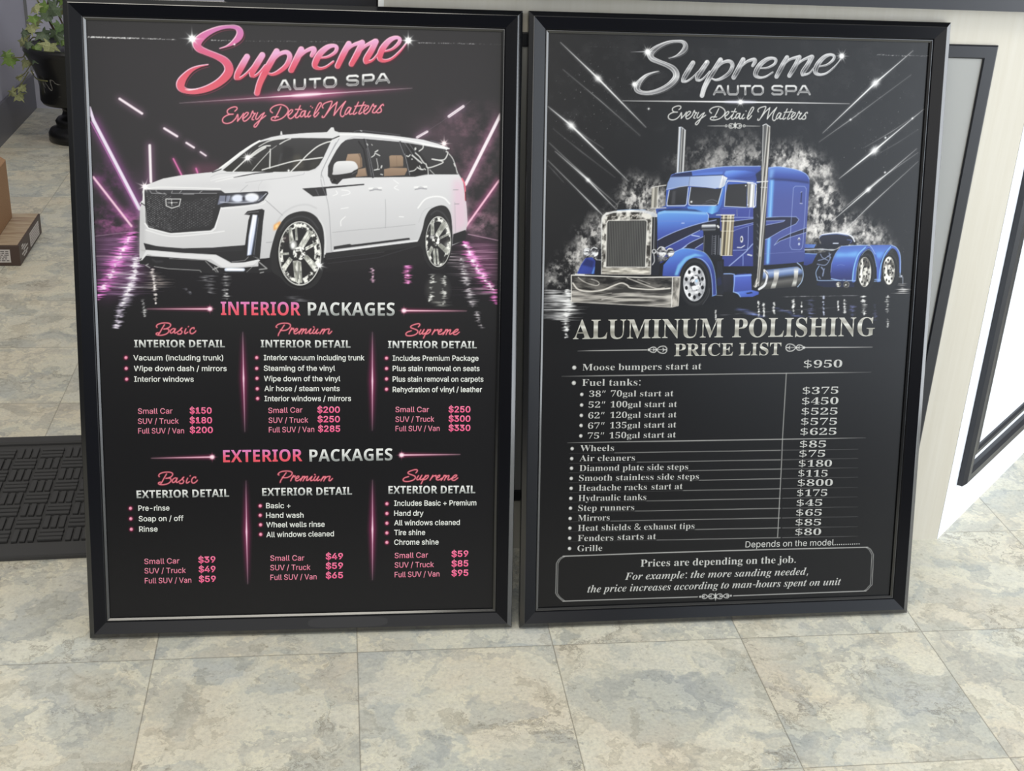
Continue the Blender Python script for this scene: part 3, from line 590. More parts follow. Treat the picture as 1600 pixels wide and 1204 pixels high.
    # rear quarter tint, lower door shade
    F('e0bcd0',[(708,280),(722,282),(729,327),(729,352),(708,368)],b=5,a=.75)
    F('b8b8bb',[(219,326),(224,316),(228,350),(226,392),(218,398)],b=3,a=.7)
    # bonnet modelling
    c(330,190,8)
    for p,col,w,a in (([(0,735),(140,700),(400,655),(700,640)],'f0f0f2',1.3,.8),([(60,750),(280,700),(520,660)],'f4f4f5',1.6,.8),([(430,760),(600,735),(900,700),(1140,660),(1165,630)],'a8a8ae',.8,.7),([(0,690),(100,650),(330,640)],'b4b4ba',1,.6),([(370,870),(460,790)],'909096',1,.8),([(590,860),(600,800),(640,740)],'c0c0c4',1,.7),([(1400,700),(1380,640),(1420,540),(1560,260)],'8a8a90',1,.7),([(1400,700),(1420,790)],'96969c',.8,.7)):
        S(col,p,w,sm=1,a=a)
    S('47474b',[(285,697,6),(400,675,14),(560,645,14),(770,625,16)])
    c(0,0,1); F('cdcdd1',[(240,290),(330,283),(420,287),(418,297),(300,296)],b=5,a=.7)
    S('f2f2f3',[(232,294),(260,292),(345,294.5)],1.5,sm=1,a=.8)
    # windscreen
    c(330,190,8)
    F(['3a3a3c','303031','2a2a28'],[(148,605),(400,400),(520,310),(605,258),(700,235),(900,213),(1100,203),(1515,208),(1460,330),(1400,455),(1350,540),(1300,585),(1220,613),(900,625),(700,625),(200,622)],g=[(700,210),(700,620)])
    F('4a4740',[(1030,420),(1110,410),(1160,500),(1150,580),(1020,590)],b=2,a=.8); F('46464a',[(870,390),(900,395),(850,580),(825,575)],a=.6,b=.6); F('45443f',[(1250,500),(1380,480),(1300,580),(1230,590)],b=2,a=.5)
    F('232325',[(900,300),(1030,330),(1030,420),(960,470),(890,480)],b=2,a=.7)
    for p,w,a in (([(280,620),(440,470),(560,370),(660,310),(740,300)],2,.95),([(500,440),(600,370),(680,320)],3,.9),([(515,610),(620,490),(735,365)],1.3,.8),([(742,345),(735,580)],2,.9),([(640,602),(730,575),(1000,500),(1135,478),(1120,500),(1000,622)],1.9,.95),([(1515,245),(1440,260),(1330,310),(1230,390),(1155,465),(1170,475),(1390,447)],2,.95),([(600,310),(700,255),(800,225),(920,212)],1.4,.85),([(690,250),(790,222)],1,.6),([(860,280),(930,240),(995,213)],1.8,.85),([(750,350),(820,300)],1,.6)):
        S('e4e4e2',p,w,sm=0 if len(p)<3 else 1,a=a)
    X(460,450,15,'ffffff',6); X(970,610,5,'ffffff',4)
    S('f4f4f4',[(110,585),(250,480),(390,375),(510,295),(610,240)],2.6,sm=1); S('26262a',[(20,632),(110,600),(130,590)],1.4)
    S('2a2a2c',[(1470,235),(1530,210),(1590,185),(1600,182)],1.6,sm=1)
    S('8e8e94',[(1375,700),(1380,640),(1440,500),(1520,350),(1600,215)],.9,sm=1,a=.8)
    # side glass
    c(510,190,6.957)
    F(['3a3a3d','2f2f31'],[(20,480),(60,400),(110,310),(160,240),(210,200),(300,183),(420,186),(800,220),(1000,250),(1290,300),(1330,345),(1390,440),(1430,572),(1080,573),(960,598),(500,605),(300,607),(180,622),(60,645),(15,590)],g=[(600,190),(600,600)])
    F('1d1d1f',[(860,235),(940,245),(1010,330),(1110,470),(1090,570),(910,585),(870,420)],b=1.5,a=.8)
    F(['a98e76','8a715c'],[(232,352),(365,345),(385,400),(392,490),(335,515),(300,440),(210,425)],g=[(300,345),(300,510)]); S('6c5846',[(352,350),(372,400),(375,500)],1.6,sm=1)
    F(['a08670','8c735e'],[(330,520),(425,500),(445,588),(320,600)],g=[(380,510),(380,600)]); S('70604f',[(425,500),(440,585)],1)
    F(['a0866e','87705b'],[(682,375),(700,365),(815,365),(833,385),(835,480),(690,490)],g=[(760,365),(760,490)]); F(['9c826b','8a715c'],[(625,515),(700,500),(875,503),(880,520),(850,580),(625,592)],g=[(760,500),(760,590)])
    S('6a5644',[(760,370),(765,485)],.6,a=.5); S('6a5644',[(690,495),(830,488)],1.4)
    for p,w,col in (([(410,195),(470,400),(505,600)],3.5,'2c2c2f'),([(350,215),(405,300),(460,595)],2.4,'1f1f22'),([(425,190),(460,320),(515,595)],1,'77777c'),([(440,290),(490,590)],.9,'6e6e73'),([(800,222),(850,360),(900,580)],3,'26262a'),([(793,222),(845,360)],.9,'85858a'),([(850,350),(905,580)],1,'8a8a8e'),([(850,230),(930,350),(1000,440)],.9,'707075'),([(900,240),(990,360),(1060,440)],.9,'6a6a70')):
        S(col,p,w)
    for p,w in (([(490,385),(520,365),(530,345),(580,370)],1.6),([(530,330),(558,312)],2),([(545,400),(560,500),(525,525)],1),([(520,525),(575,515)],1.6),([(600,480),(595,500)],2.2),([(590,570),(610,575)],1.6),([(440,240),(450,255)],1.4),([(490,245),(500,258)],1),([(1050,255),(1045,290),(1005,320)],1.8),([(965,290),(965,300)],3),([(965,340),(1010,380),(1050,440),(1080,460)],1.8),([(930,365),(985,410),(1035,450)],2.2),([(870,370),(890,378),(908,360)],1.8),([(928,405),(930,408)],2),([(905,540),(950,530),(975,510)],1.6),([(985,495),(1020,515),(1050,520)],2),([(1010,480),(1030,520)],1.4),([(1060,510),(1075,520)],1.6),([(1080,460),(1110,500),(1255,450),(1245,425),(1145,405)],1.9),([(1150,407),(1230,418),(1285,405),(1318,340),(1300,325)],2),([(1100,500),(1105,570)],1.4),([(1120,520),(1170,570)],1),([(1330,350),(1370,400),(1400,480),(1420,560)],1.3),([(1385,455),(1395,480)],2)):
        S('dededc',p,w,sm=1,a=.92)
    S('f2f2f3',[(150,140),(400,145),(760,185),(1050,240),(1330,293)],2,sm=1); S('9a9aa0',[(215,200),(300,168),(420,172),(800,210),(1030,245)],.7,sm=1,a=.8)
    S('505055',[(300,110),(370,97),(600,120),(800,145)],1.2,sm=1); S('b8b8bc',[(370,97),(385,103)],1.6); S('60606a',[(1130,205),(1250,238)],1.2)
    # mirror
    F('29292c',[(75,570),(270,555),(345,510),(335,570),(290,595),(180,618),(120,680),(60,670),(38,630)]); S('77777a',[(60,640),(105,625)],1.4,a=.7); S('606064',[(280,570),(330,540)],1.2,a=.8); E('101012',90,640,22,16,-30)
    F(['e6e6e8','c8c8cb'],[(72,540),(80,475),(105,440),(150,428),(280,428),(325,455),(342,505),(300,530),(255,555),(80,577)],sm=1,g=[(200,430),(200,570)])
    # doors, handles, vent
    c(460,190,4.46)
    F('303033',[(55,465),(215,453),(485,432),(488,440),(220,465),(228,514),(130,520)]); S('6a6a70',[(150,470),(170,512)],.8)
    for p,a in (([(185,400),(195,450),(228,540),(245,660),(258,900)],.8),([(633,540),(636,650),(633,740)],.6),([(265,770),(440,752),(640,735),(840,715)],.55),([(1115,560),(1122,770)],.5),([(300,870),(390,850)],.2)): S('8c8c92',p,.8,sm=1,a=a)
    for x,y in ((565,468),(880,460)): S('eeeeef',[(x-44,y-4),(x+40,y-8)],2.6); S('9a9aa0',[(x-40,y+12),(x,y+4),(x+40,y+8)],1.6); E('aaaab0',x,y-1,20,9,a=.6)
    for p in ([(330,475),(375,480),(385,500),(330,515)],[(290,480),(300,500),(270,515)],[(325,605),(375,597)],[(355,660),(325,690),(325,725)],[(715,445),(695,460),(725,475)],[(690,405),(725,430)],[(730,660),(760,662)]): S('f4f4f5',p,1.3,sm=1,a=.8)
    S('f0f0f1',[(860,600),(910,540),(980,520),(1040,530),(1080,570)],2.4,sm=1,a=.9); S('b4b4b8',[(865,700),(900,620),(960,590)],1.2,sm=1,a=.5)
    F('303033',[(275,868),(385,850),(400,856),(800,807),(806,820),(300,885),(275,890)]); S('f0f0f2',[(275,900),(860,825)],1.6,a=.8)
    S('e86880',[(1165,395),(1185,440),(1190,545)],2,sm=1); S('50181f',[(1190,490),(1193,550)],1.4); S('808086',[(1105,474),(1140,474)],.8); S('808086',[(1115,572),(1145,572)],.8)
    F('232326',[(1105,782),(1190,752),(1196,770),(1190,822),(1100,855)]); 
    # wheels
    def wheel(cx,cy,rx,ry,spokes,hub,seed):
        E('d8d8d4',cx,cy,rx,ry); E('262628',cx,cy,rx*.955,ry*.965)
        C('2c2c2c','f4f4ee',[(cx+rx*.95*np.cos(t),cy+ry*.96*np.sin(t)) for t in np.linspace(0,6.283,28)],n=(5,5),r=seed,q=7)
        E('252527',cx-rx*.06,cy,rx*.74,ry*.8)
        for p in spokes: F('aeb0a8',p); C('84867e','f2f2ea',p,n=(7,12),r=seed+3,q=4,a=.9); S('f0f0ec',p+[p[0]],.5,a=.6)
        for p in spokes: S('3a3a3c',[((p[0][0]+p[-1][0])/2,(p[0][1]+p[-1][1])/2),((p[1][0]+p[2][0])/2,(p[1][1]+p[2][1])/2)],.6,a=.5)
        E('d4d4ce',hub[0],hub[1],rx*.22,ry*.17); C('303030','f8f8f4',[(hub[0]+rx*.3*np.cos(t),hub[1]+ry*.22*np.sin(t)) for t in np.linspace(0,6.283,16)],n=(4,4),r=seed+1,q=7); E('2c2a2a',hub[0],hub[1],rx*.09,ry*.07)
    c(410,310,8.025)
    F('2a2a2c',[(92,765),(110,640),(140,520),(180,400),(235,300),(330,205),(480,158),(600,175),(700,250),(755,360),(775,500),(772,700),(760,900),(700,1040),(600,1120),(480,1135),(330,1090),(220,980),(120,900)],sm=1)
    S('4c4c50',[(230,400),(320,280),(470,222),(600,260),(700,380)],2.2,sm=1,a=.6,b=.6); S('d8d8da',[(700,235),(770,360),(790,520),(785,690)],2.6,sm=1); S('b6b6ba',[(160,330),(260,190),(400,100),(560,75),(680,120)],2,sm=1,a=.55,b=.7)
    E('1c1c1e',470,690,285,425)
    wheel(472,685,268,402,[[(455,590),(575,385),(640,420),(515,620)],[(500,715),(560,705),(690,830),(640,895)],[(385,780),(440,775),(455,1050),(410,1040)],[(445,775),(485,790),(500,1050),(465,1050)],[(340,730),(378,765),(285,905),(245,860)],[(330,675),(335,700),(215,705),(215,680)],[(345,560),(330,370),(365,360),(395,520)],[(420,520),(412,350),(432,350),(445,520)],[(540,610),(680,540),(690,570),(545,650)]],(465,682),51)
    E('dcdcda',390,580,44,60,b=1.2,a=.8); E('f8f8f8',385,585,22,36,b=.6); E('3a3032',300,500,40,45,a=.6); X(715,835,16,'ffffff',4,t=30); X(190,335,4,'ffd890',4)
    F('f0a860',[(145,330),(225,280),(235,300),(180,385),(140,400)],b=1); F('ffe0a0',[(165,335),(205,310),(190,360),(165,375)],b=1)
    c(640,310,10.03)
    F('29292b',[(125,690),(150,620),(200,470),(240,300),(310,180),(400,125),(500,105),(580,135),(640,240),(662,420),(668,640),(650,800),(600,980),(520,1090),(430,1110),(330,1080),(240,960),(200,800)],sm=1)
    S('505054',[(330,250),(420,190),(520,230),(600,340)],2,sm=1,a=.6,b=.6); E('1c1c1e',445,675,218,418)
    wheel(446,672,200,396,[[(400,560),(520,345),(590,400),(455,595)],[(440,730),(485,700),(625,810),(590,880)],[(362,785),(395,780),(410,1020),(380,1010)],[(415,780),(440,790),(460,1030),(435,1030)],[(335,740),(365,765),(310,915),(275,860)],[(330,570),(332,350),(375,345),(385,560)],[(480,600),(620,530),(620,560),(480,630)]],(410,655),61)
    E('e8e8e6',350,600,34,30,b=1,a=.8); F('e0e0da',[(520,380),(600,370),(640,560),(590,560)],a=.5,b=2); F('e0e0da',[(540,700),(640,640),(630,860),(590,860)],a=.45,b=2)
    # front face
    c(0,0,1)
    grille=[(227,296),(345.9,297),(352,301.5),(358,302),(347,322),(335.2,354.8),(329.6,359.3),(266.8,363.8),(233.1,354.8),(228.7,347),(226.4,302.1)]
    F('2b2b2e',grille); M('9c9ca0',[(229,303),(268,304),(268,361),(240,355),(232,345)],[(58,2.5),(122,2.5)],r=4,a=.8); M('88888c',[(268,318),(340,305),(330,352),(268,361)],[(58,3.2),(125,3.2)],r=6,a=.6)
    F('39393d',[(228,296.5),(346,297.5),(351,301.5),(228,302.5)]); 
    c(210,280,10.667)
    for p in ([(265,185),(295,230)],[(370,180),(380,210),(460,235)],[(500,225),(545,250)],[(625,235),(640,190)],[(760,225),(795,185)],[(1095,220),(1135,190)],[(820,245),(1000,245)],[(300,230),(520,240)],[(640,232),(1380,232)]): S('b8b8bc',p,1,a=.75)
    S('cfcfd2',[(180,440),(205,560),(215,700),(240,770),(330,800)],.9,a=.6); S('e8e8ea',[(155,200),(165,330),(110,400)],2.2,sm=1); S('222226',[(120,390),(180,430)],1.4)
    S('dadada',[(530,325),(780,325),(755,440),(630,478),(540,440),(530,325)],1.3); S('d0d0d0',[(628,335),(632,440)],.9); S('c0c0c0',[(570,388),(725,386)],1); E('ffffff',630,390,12,12)
    S('f4f4f6',[(180,730),(240,810),(500,880),(640,905),(1300,860),(1350,820),(1450,470),(1600,455)],1.4,a=.9); S('ebebed',[(200,840),(620,945),(1200,900),(1500,860)],2,sm=1,a=.8)
    c(330,280,7.525)
    F('2f3036',[(100,165),(640,138),(668,143),(675,165),(620,245),(560,280),(430,300),(130,328),(65,300)])
    F('8a90a8',[(105,190),(230,190),(210,260),(80,298)],a=.8); E('f0f4ff',315,222,68,44,b=1); E('ffffff',480,212,84,50,b=1); F('cdd6f0',[(200,200),(560,175),(545,260),(220,275)],b=3,a=.55); S('c0c4d0',[(560,250),(650,165)],1.2); S('dfe4f4',[(110,265),(300,275),(500,262)],1.2,sm=1,a=.7); E('252530',385,225,16,26,b=1); S('1d1d24',[(180,180),(170,260)],1); E('6a6e80',590,215,25,38,20,a=.6,b=1)
    S('f0f0f2',[(130,345),(430,315),(600,290),(660,240)],1.2,sm=1,a=.7); S('8c8c92',[(640,240),(840,420)],.9,a=.8); S('9a9aa0',[(650,740),(720,735)],.9)
    blk='28282b'
    F(blk,[(-790,745),(-625,785),(-325,808),(15,800),(400,770),(440,480),(460,420),(392,412),(430,372),(600,345),(630,362),(612,500),(575,930),(560,960),(400,972),(240,978),(170,940),(60,882),(-325,860),(-765,825)])
    for y in (20,40,60): S('3c3c40',[(-700,755+y),(-300,800+y),(100,790+y*.9),(380,770+y)],.8,sm=1,a=.8)
    S('b8b8b8',[(245,968),(400,950),(440,910)],1,a=.7); S('a0a0a4',[(500,905),(560,930)],1.2,a=.7); S('303036',[(530,430),(510,900)],3); S('8a909c',[(560,450),(505,880)],1,a=.6)
    F(['f2f5ff','dfe6fa','c8d4f4'],[(490,412),(545,418),(520,600),(472,885),(425,895),(445,660)],g=[(490,420),(450,890)],b=.5); S('ffffff',[(505,440),(460,700),(440,880)],1.6,b=.5); S('53607e',[(548,430),(522,620),(478,880)],1.4,a=.8)
    S('9a9aa0',[(400,405),(470,385),(560,380)],1.2,a=.6)
    # lower lip
    F('242427',[(-835,935),(-765,895),(-60,945),(110,1035),(225,1045),(555,1020),(680,930),(705,925),(705,1090),(75,1110),(-495,1055),(-835,990)])
    c(210,360,7.619)
    F('dfdfe2',[(85,340),(150,228),(330,245),(560,272),(980,290),(1150,385),(1300,378),(1480,340),(1500,350),(1455,400),(1290,425),(1050,432),(910,335),(560,325),(300,300),(155,282),(95,355)])
    for p,w in (([(170,395),(140,410),(190,440)],1.4),([(240,425),(400,450),(780,470),(800,490)],1),([(850,360),(980,490)],1),([(940,460),(1010,430)],2),([(960,430),(1000,490)],1.4),([(1490,375),(1580,450),(1490,460)],1.8),([(1500,500),(1540,492)],1.6),([(160,285),(200,292)],1.6),([(1340,490),(1480,360)],.7),([(420,330),(700,345),(900,350)],.7),([(40,360),(80,350)],2),([(90,230),(130,235)],2)): S('b4b4b4',p,w,a=.85)
    S('6a6a6e',[(220,340),(260,370),(340,365)],2,a=.4,b=1)
    S('dfe8fa',[(1095,462),(1300,462)],5,b=.5); S('ffffff',[(1110,460),(1290,460)],2.4,b=.5)
    # sparkles on the car
    c(0,0,1)
    X(227,291,17,'fff4fa',4,t=40); X(693.5,224,15,'ffe8ea',4); 
    # ---- logo
    A.D('f4f4f4',139,58.3,205,60.5,190,2.0,71,1); A.D('e8e8e8',200,60,276,62.5,150,1.5,72,.95); A.D('e8e8e8',330,63.5,360,64,60,1.5,73,.9); A.D('c8c8c8',384,64.5,560,66,110,1.1,74,.8); A.D('d8d8d8',650,67.3,740,69,120,1.4,75,.85); A.D('b0b0b0',735,69,782,70,40,.8,76,.7)
    Sx=[(592,372,6),(680,345,20),(760,300,52),(828,235,82),(848,170,84),(810,115,58),(720,100,40),(600,115,48),(480,160,62),(375,225,88),(312,300,108),(335,370,92),(430,418,76),(560,470,78),(660,530,96),(708,610,110),(690,690,108),(590,790,92),(450,865,80),(300,905,68),(180,900,66),(112,860,92),(108,800,104),(155,720,78),(240,640,50),(340,595,26),(450,572,9)]
    L1=[[(935,475,72),(880,570,80),(820,680,75),(800,735,58)],[(800,745,40),(850,740,32),(930,680,28),(1010,590,24)],[(1125,455,74),(1060,560,80),(1000,660,75),(992,705,55)],[(992,710,40),(1030,715,32),(1090,670,28),(1160,580,24)],[(1305,410,76),(1230,540,80),(1150,680,82),(1090,810,76),(1058,925,70)],[(1215,580,28),(1320,455,42),(1420,418,52),(1468,470,62),(1425,580,58),(1330,660,50),(1250,693,36),(1195,680,22)]]
    L2=[[(170,385,74),(120,490,80),(45,640,72)],[(120,510,24),(220,410,40),(310,372,52),(332,395,60),(300,460,46)],[(405,490,20),(500,475,30),(590,420,40),(612,360,46),(570,336,42),(490,360,62),(400,440,76),(346,540,76),(342,595,60),(400,620,36),(480,600,30),(570,535,24)],[(762,315,70),(700,430,76),(622,590,68)],[(700,440,24),(800,340,36),(925,292,50)],[(930,300,68),(870,430,76),(795,565,66)],[(870,440,24),(970,340,36),(1090,276,50)],[(1100,285,68),(1040,400,76),(980,500,74),(972,540,52)],[(975,545,42),(1060,515,28),(1135,425,24)],[(1200,410,20),(1300,380,30),(1380,310,42),(1398,255,42),(1350,235,42),(1270,270,62),(1190,360,76),(1150,450,76),(1152,505,58),(1210,525,38),(1300,495,30),(1400,405,25),(1490,288,10)]]
    def tr(pts,cr): return [(cr[0]+x/cr[2],cr[1]+y/cr[2],w/cr[2]) for x,y,w in pts]
    Spx=tr(Sx,(270,30,8)); UP=[tr(p,(270,30,8)) for p in L1]+[tr(p,(450,30,8)) for p in L2]
    if True:
        off=lambda p,dx,dy,dw:[(x+dx,y+dy,max(.6,w+dw)) for x,y,w in p]
        for p in [Spx]+UP: S('3c0c20',off(p,1.2,1.4,3.4),sm=1,a=.55,b=1.6)
        S('b04868',off(Spx,2.6,3.2,-1),sm=1,a=.5); S('2a1016',off(Spx,1.4,1.8,.2),sm=1,a=.9)
        for p in UP: S('4a1424',off(p,1,1.3,.4),sm=1,a=.9)
        S('f4c0d8',off(Spx,-.35,-.35,.5),sm=1); S(['cf74b4','d8689e','de5878','de5468','e25c70'],off(Spx,.35,.35,-1),sm=1,g=[(340,42),(330,146)])
        for p in UP: S('f6bcd2',off(p,-.35,-.35,.4),sm=1)
        for p in UP:
            mx=sum(q[0] for q in p)/len(p);yb=126-.1239*(mx-370)
            S(['e6a8d4','e08ab0','e2607e','de5068','e05a6c'],off(p,.3,.3,-.9),sm=1,g=[(mx,yb-37),(mx,yb+4)])
        S('fff0f4',[(290,140,.6),(297,140.8,1.6),(310,139.3,.5)],sm=1); X(367,70,4,'fff0f0',4)
        X(301,61,21,'f4f8f8',4); X(637.5,63.8,19,'f4f6f6',4); E('ffffff',301,61,5,5,b=1.5,a=.8); E('ffffff',637.5,63.8,4.5,4.5,b=1.2,a=.9)
        # AUTO SPA
        G={'A':[[(0,1),(.4,0),(.6,0),(1,1)],[(.2,.7),(.8,.7)]],'U':[[(0,0),(0,.75),(.15,1),(.85,1),(1,.75),(1,0)]],'T':[[(0,0),(1,0)],[(.5,0),(.5,1)]],'O':[[(.2,0),(.8,0),(1,.25),(1,.75),(.8,1),(.2,1),(0,.75),(0,.25),(.2,0)]],'S':[[(1,.1),(.85,0),(.15,0),(0,.15),(0,.35),(.15,.48),(.85,.52),(1,.65),(1,.85),(.85,1),(.15,1),(0,.88)]],'P':[[(0,1),(0,0),(.85,0),(1,.15),(1,.45),(.85,.6),(0,.6)]]}
        def autospa(A,boxes,w,cols,edge):
            for ch,x0,x1,yt0,yt1,yb0,yb1 in boxes:
                ins=w/2
                def mp(u,v_):
                    X_=x0+ins+(x1-x0-2*ins)*u; t=(X_-x0)/(x1-x0); a_=yt0+(yt1-yt0)*t+ins; b_=yb0+(yb1-yb0)*t-ins
                    return (X_,a_+(b_-a_)*v_)
                for st in G[ch]: A.S('101012',[mp(*p) for p in st],w+1.4,a=.6,b=.8)
                for st in G[ch]: A.S(edge,[mp(*p) for p in st],w)
                for st in G[ch]: A.S(cols,[mp(*p) for p in st],w-1.3,g=[(x0,yt0),(x0,yb0)])
        q=lambda x:450+x/8; r=lambda y:30+y/8
        autospa(A,[('A',434,455.5,125,123.8,142.5,141.3),('U',q(70),q(228),r(748),r(742),r(888),r(882)),('T',q(263),q(417),r(740),r(730),r(870),r(864)),('O',q(442),q(612),r(722),r(715),r(866),r(856)),('S',q(728),q(886),r(700),r(692),r(842),r(832)),('P',q(925),q(1082),r(690),r(680),r(832),r(822)),('A',q(1090),q(1275),r(680),r(670),r(816),r(804))],3.5,['f0f0f0','e0e0e0','6a6a6c','9a9a9c'],'d4d4d4')
        A.spike('ffeaf2','c03070',(281,161.2),(644,138),(479,148.3),3.4,12)
        E('ffdcea',479,148.3,24,2.4,-4,b=1.5,a=.9); E('d84c84',479,148.5,60,7,-4,b=6,a=.5,m=1)
        # tagline
        t1=[[(315,270),(350,240),(350,205),(310,195),(240,215),(185,255),(185,300),(220,325),(285,325)],[(285,325),(200,335),(120,380),(95,430),(115,475),(180,490),(260,465),(330,400)],[(330,400),(365,330),(370,390),(362,450)],[(362,450),(430,370),(470,310)],[(470,400),(530,350),(555,305),(520,295),(475,345),(455,405),(480,450),(530,430),(590,370)],[(590,370),(632,270),(645,310),(680,310),(650,350),(620,415),(650,425)],[(720,300),(690,370),(690,410),(720,410),(780,340),(840,300)],[(840,300),(780,400),(720,510),(680,555),(655,540),(680,500),(760,430),(865,350)],[(1135,195),(1090,290),(1030,400)],[(985,300),(950,270),(955,230),(1020,180),(1130,155),(1220,185),(1265,250),(1230,330),(1150,400),(1050,435),(975,430),(965,400),(1000,375),(1090,370)],[(1265,350),(1320,300),(1345,255),(1310,250),(1265,310),(1265,370),(1300,405),(1350,380),(1410,310)],[(1480,175),(1430,290),(1395,370),(1420,390),(1470,350)],[(1395,240),(1500,240)]]
        t2=[[(75,380),(30,390),(0,440),(5,485),(40,470),(90,380),(75,440),(80,490),(115,475)],[(165,390),(130,450),(140,490),(180,465)],[(180,298),(182,300)],[(208,322),(211,325)],[(230,460),(300,380),(365,270),(355,235),(320,260),(260,380),(240,450),(250,490),(290,460),(325,410)],[(400,330),(385,300),(420,250),(510,215),(560,215),(530,300),(470,410),(420,490),(385,495),(388,470)],[(450,450),(550,320),(650,225)],[(650,225),(620,340),(592,460)],[(592,460),(690,330),(800,212)],[(800,212),(740,320),(712,400),(712,460),(745,485),(775,460)],[(900,330),(850,320),(800,390),(790,440),(830,430),(900,330),(870,400),(875,440),(915,430)],[(1030,225),(960,370),(935,430),(960,440),(1000,410)],[(1130,225),(1070,350),(1035,420),(1055,435),(1095,405)],[(965,300),(1160,275)],[(1120,400),(1190,340),(1210,295),(1170,295),(1130,350),(1125,410),(1160,435),(1220,390)],[(1220,390),(1290,262),(1303,300),(1345,290),(1300,350),(1280,405),(1320,415)],[(1330,410),(1400,330),(1460,265),(1475,285)],[(1440,278),(1415,310),(1435,350),(1430,395),(1380,415),(1350,400)]]
        TAG=[[(340+x/11.43,150+y/11.43) for x,y in p] for p in t1]+[[(470+x/11.43,140+y/11.43) for x,y in p] for p in t2]
        for p in TAG: S('500c1c',p,4,sm=1,a=.45,b=1)
        for p in TAG: S('e8788c',p,1.9,sm=1); 
        for p in TAG: S('f4a0b0',p,.8,sm=1,a=.7)
        # package names in script
        W={}
        W['Basic']=((230,495,10),[[(275,115),(235,180),(195,250),(180,262)],[(160,158),(150,140),(170,112),(230,92),(310,88),(360,100),(372,125),(345,160),(290,180),(265,182)],[(265,182),(320,180),(345,200),(335,235),(290,265),(220,280),(165,275),(145,260),(155,245),(180,240)],[(440,185),(415,175),(380,195),(365,225),(375,245),(400,240),(430,205),(445,180),(430,225),(440,247),(480,225)],[(480,225),(520,195),(550,165)],[(545,165),(525,190),(548,225),(530,258),(490,262),(480,250)],[(610,180),(590,230),(600,255),(640,232)],[(648,147),(652,143)],[(738,180),(735,162),(700,170),(675,205),(680,245),(710,255),(750,230),(765,210)]])
        W['Premium']=((420,495,10),[[(245,120),(205,180),(160,250),(150,285)],[(130,160),(115,145),(150,110),(220,92),(300,95),(340,120),(325,165),(270,200),(210,205),(185,195)],[(360,165),(335,215),(318,258)],[(335,215),(360,185),(388,172),(385,195)],[(400,225),(440,205),(450,180),(425,180),(398,215),(400,250),(430,255),(480,220)],[(510,180),(490,220),(475,258)],[(490,225),(520,190),(545,182),(535,215),(515,258)],[(535,220),(565,190),(588,183),(578,220),(570,248),(595,248)],[(595,248),(660,180),(635,235),(645,255),(680,240)],[(698,148),(710,155)],[(715,180),(690,225),(695,250),(720,245),(765,185)],[(765,185),(740,235),(750,255),(785,235)],[(840,185),(815,225),(800,258)],[(818,225),(850,192),(873,186),(862,220),(845,258)],[(862,225),(895,190),(945,182),(935,220),(928,248),(950,255),(985,218)]])
        W['Supreme']=((620,495,10),[[(335,150),(358,120),(345,100),(300,105),(240,125),(215,145),(225,165),(280,185),(320,205),(325,235),(290,268),(220,288),(160,285),(140,260),(165,230),(225,210)],[(375,195),(350,240),(358,262),(385,250),(425,190)],[(425,190),(400,245),(410,262),(450,240)],[(485,190),(450,250),(415,325)],[(455,245),(490,205),(522,190),(520,218),(490,250),(455,262)],[(592,190),(565,240),(550,268)],[(565,240),(600,205),(642,192),(635,212)],[(655,235),(690,215),(700,190),(675,195),(648,230),(652,260),(690,262),(730,235)],[(765,190),(740,240),(720,270)],[(742,235),(770,200),(793,193),(785,225),(768,268)],[(785,230),(815,200),(838,196),(830,225),(820,255),(838,262),(880,235)],[(890,240),(940,215),(955,190),(925,190),(885,230),(885,262),(925,268),(972,232)]])
        for nm,src,dst in (('Basic',None,None),('Premium',None,None),('Supreme',None,None),('Basic',(243.5,504,306.5,523.5),(246.8,737,308.6,757)),('Premium',(431,503.5,518.5,523.5),(434,734.5,519.5,753)),('Supreme',(633,504,717,528),(628.7,732,715,755.5))):
            (ox,oy,sc),st=W[nm]; PP=[[(ox+x/sc,oy+y/sc) for x,y in p] for p in st]
            if src: PP=[[(dst[0]+(x-src[0])*(dst[2]-dst[0])/(src[2]-src[0]),dst[1]+(y-src[1])*(dst[3]-dst[1])/(src[3]-src[1])) for x,y in p] for p in PP]
            for p in PP: S('50081a',p,4,sm=1,a=.4,b=1)
            for p in PP: S('e87080',p,1.9,sm=1)
            for p in PP: S('f49aa6',p,.7,sm=1,a=.5)
        # needles and heading arrows
        for p0,p1,pm in (((379.7,518),(382.9,674),(380.8,590.3)),((581.8,518),(581.8,672),(581.8,594.6)),((384.5,750),(387.1,912),(385.3,830.3)),((582,749),(582,906),(582,826.5))):
            A.spike('ffd8ec','c81868',p0,p1,pm,2.6,10)
        for tail,head in (((230,481.9),(328.5,481.9)),((729,485),(631,484.6)),((236.5,715),(331.8,713.2)),((719,709.2),(627.4,710.1))):
            S('c82060',[tail+(.5,),head+(7,)],a=.45,b=1.6,m=1); S('ffc8dc',[tail+(.4,),((tail[0]+head[0])/2,(tail[1]+head[1])/2,1.2),head+(2.2,)],b=.3)
            X(head[0],head[1],11,'ff5090',4); E('ffe8f0',head[0],head[1],3.6,3.2,b=1)
        BUL=[(197.4,558),(197.8,574.8),(198.4,591.6),(401.4,558),(401.4,574.8),(401.8,590.3),(402.2,606.5),(402.7,621.8),(603.9,558.8),(603.9,575),(603.9,591.2),(603.9,607.3),(204.1,793.5),(204.6,809.7),(205.4,826.2),(406.7,789.6),(406.7,804.3),(407.2,819.2),(407.4,834.2),(604.5,786.3),(604.5,801.5),(604.5,816.7),(604.5,831.9),(604.5,846.8)]
        for x,y in BUL: E('c01850',x,y,3.6,3.6,b=1.2,a=.6); E('e88aa8',x,y,2.5,2.5); E('f8c0d0',x-.5,y-.6,1.1,1.1,b=.5)
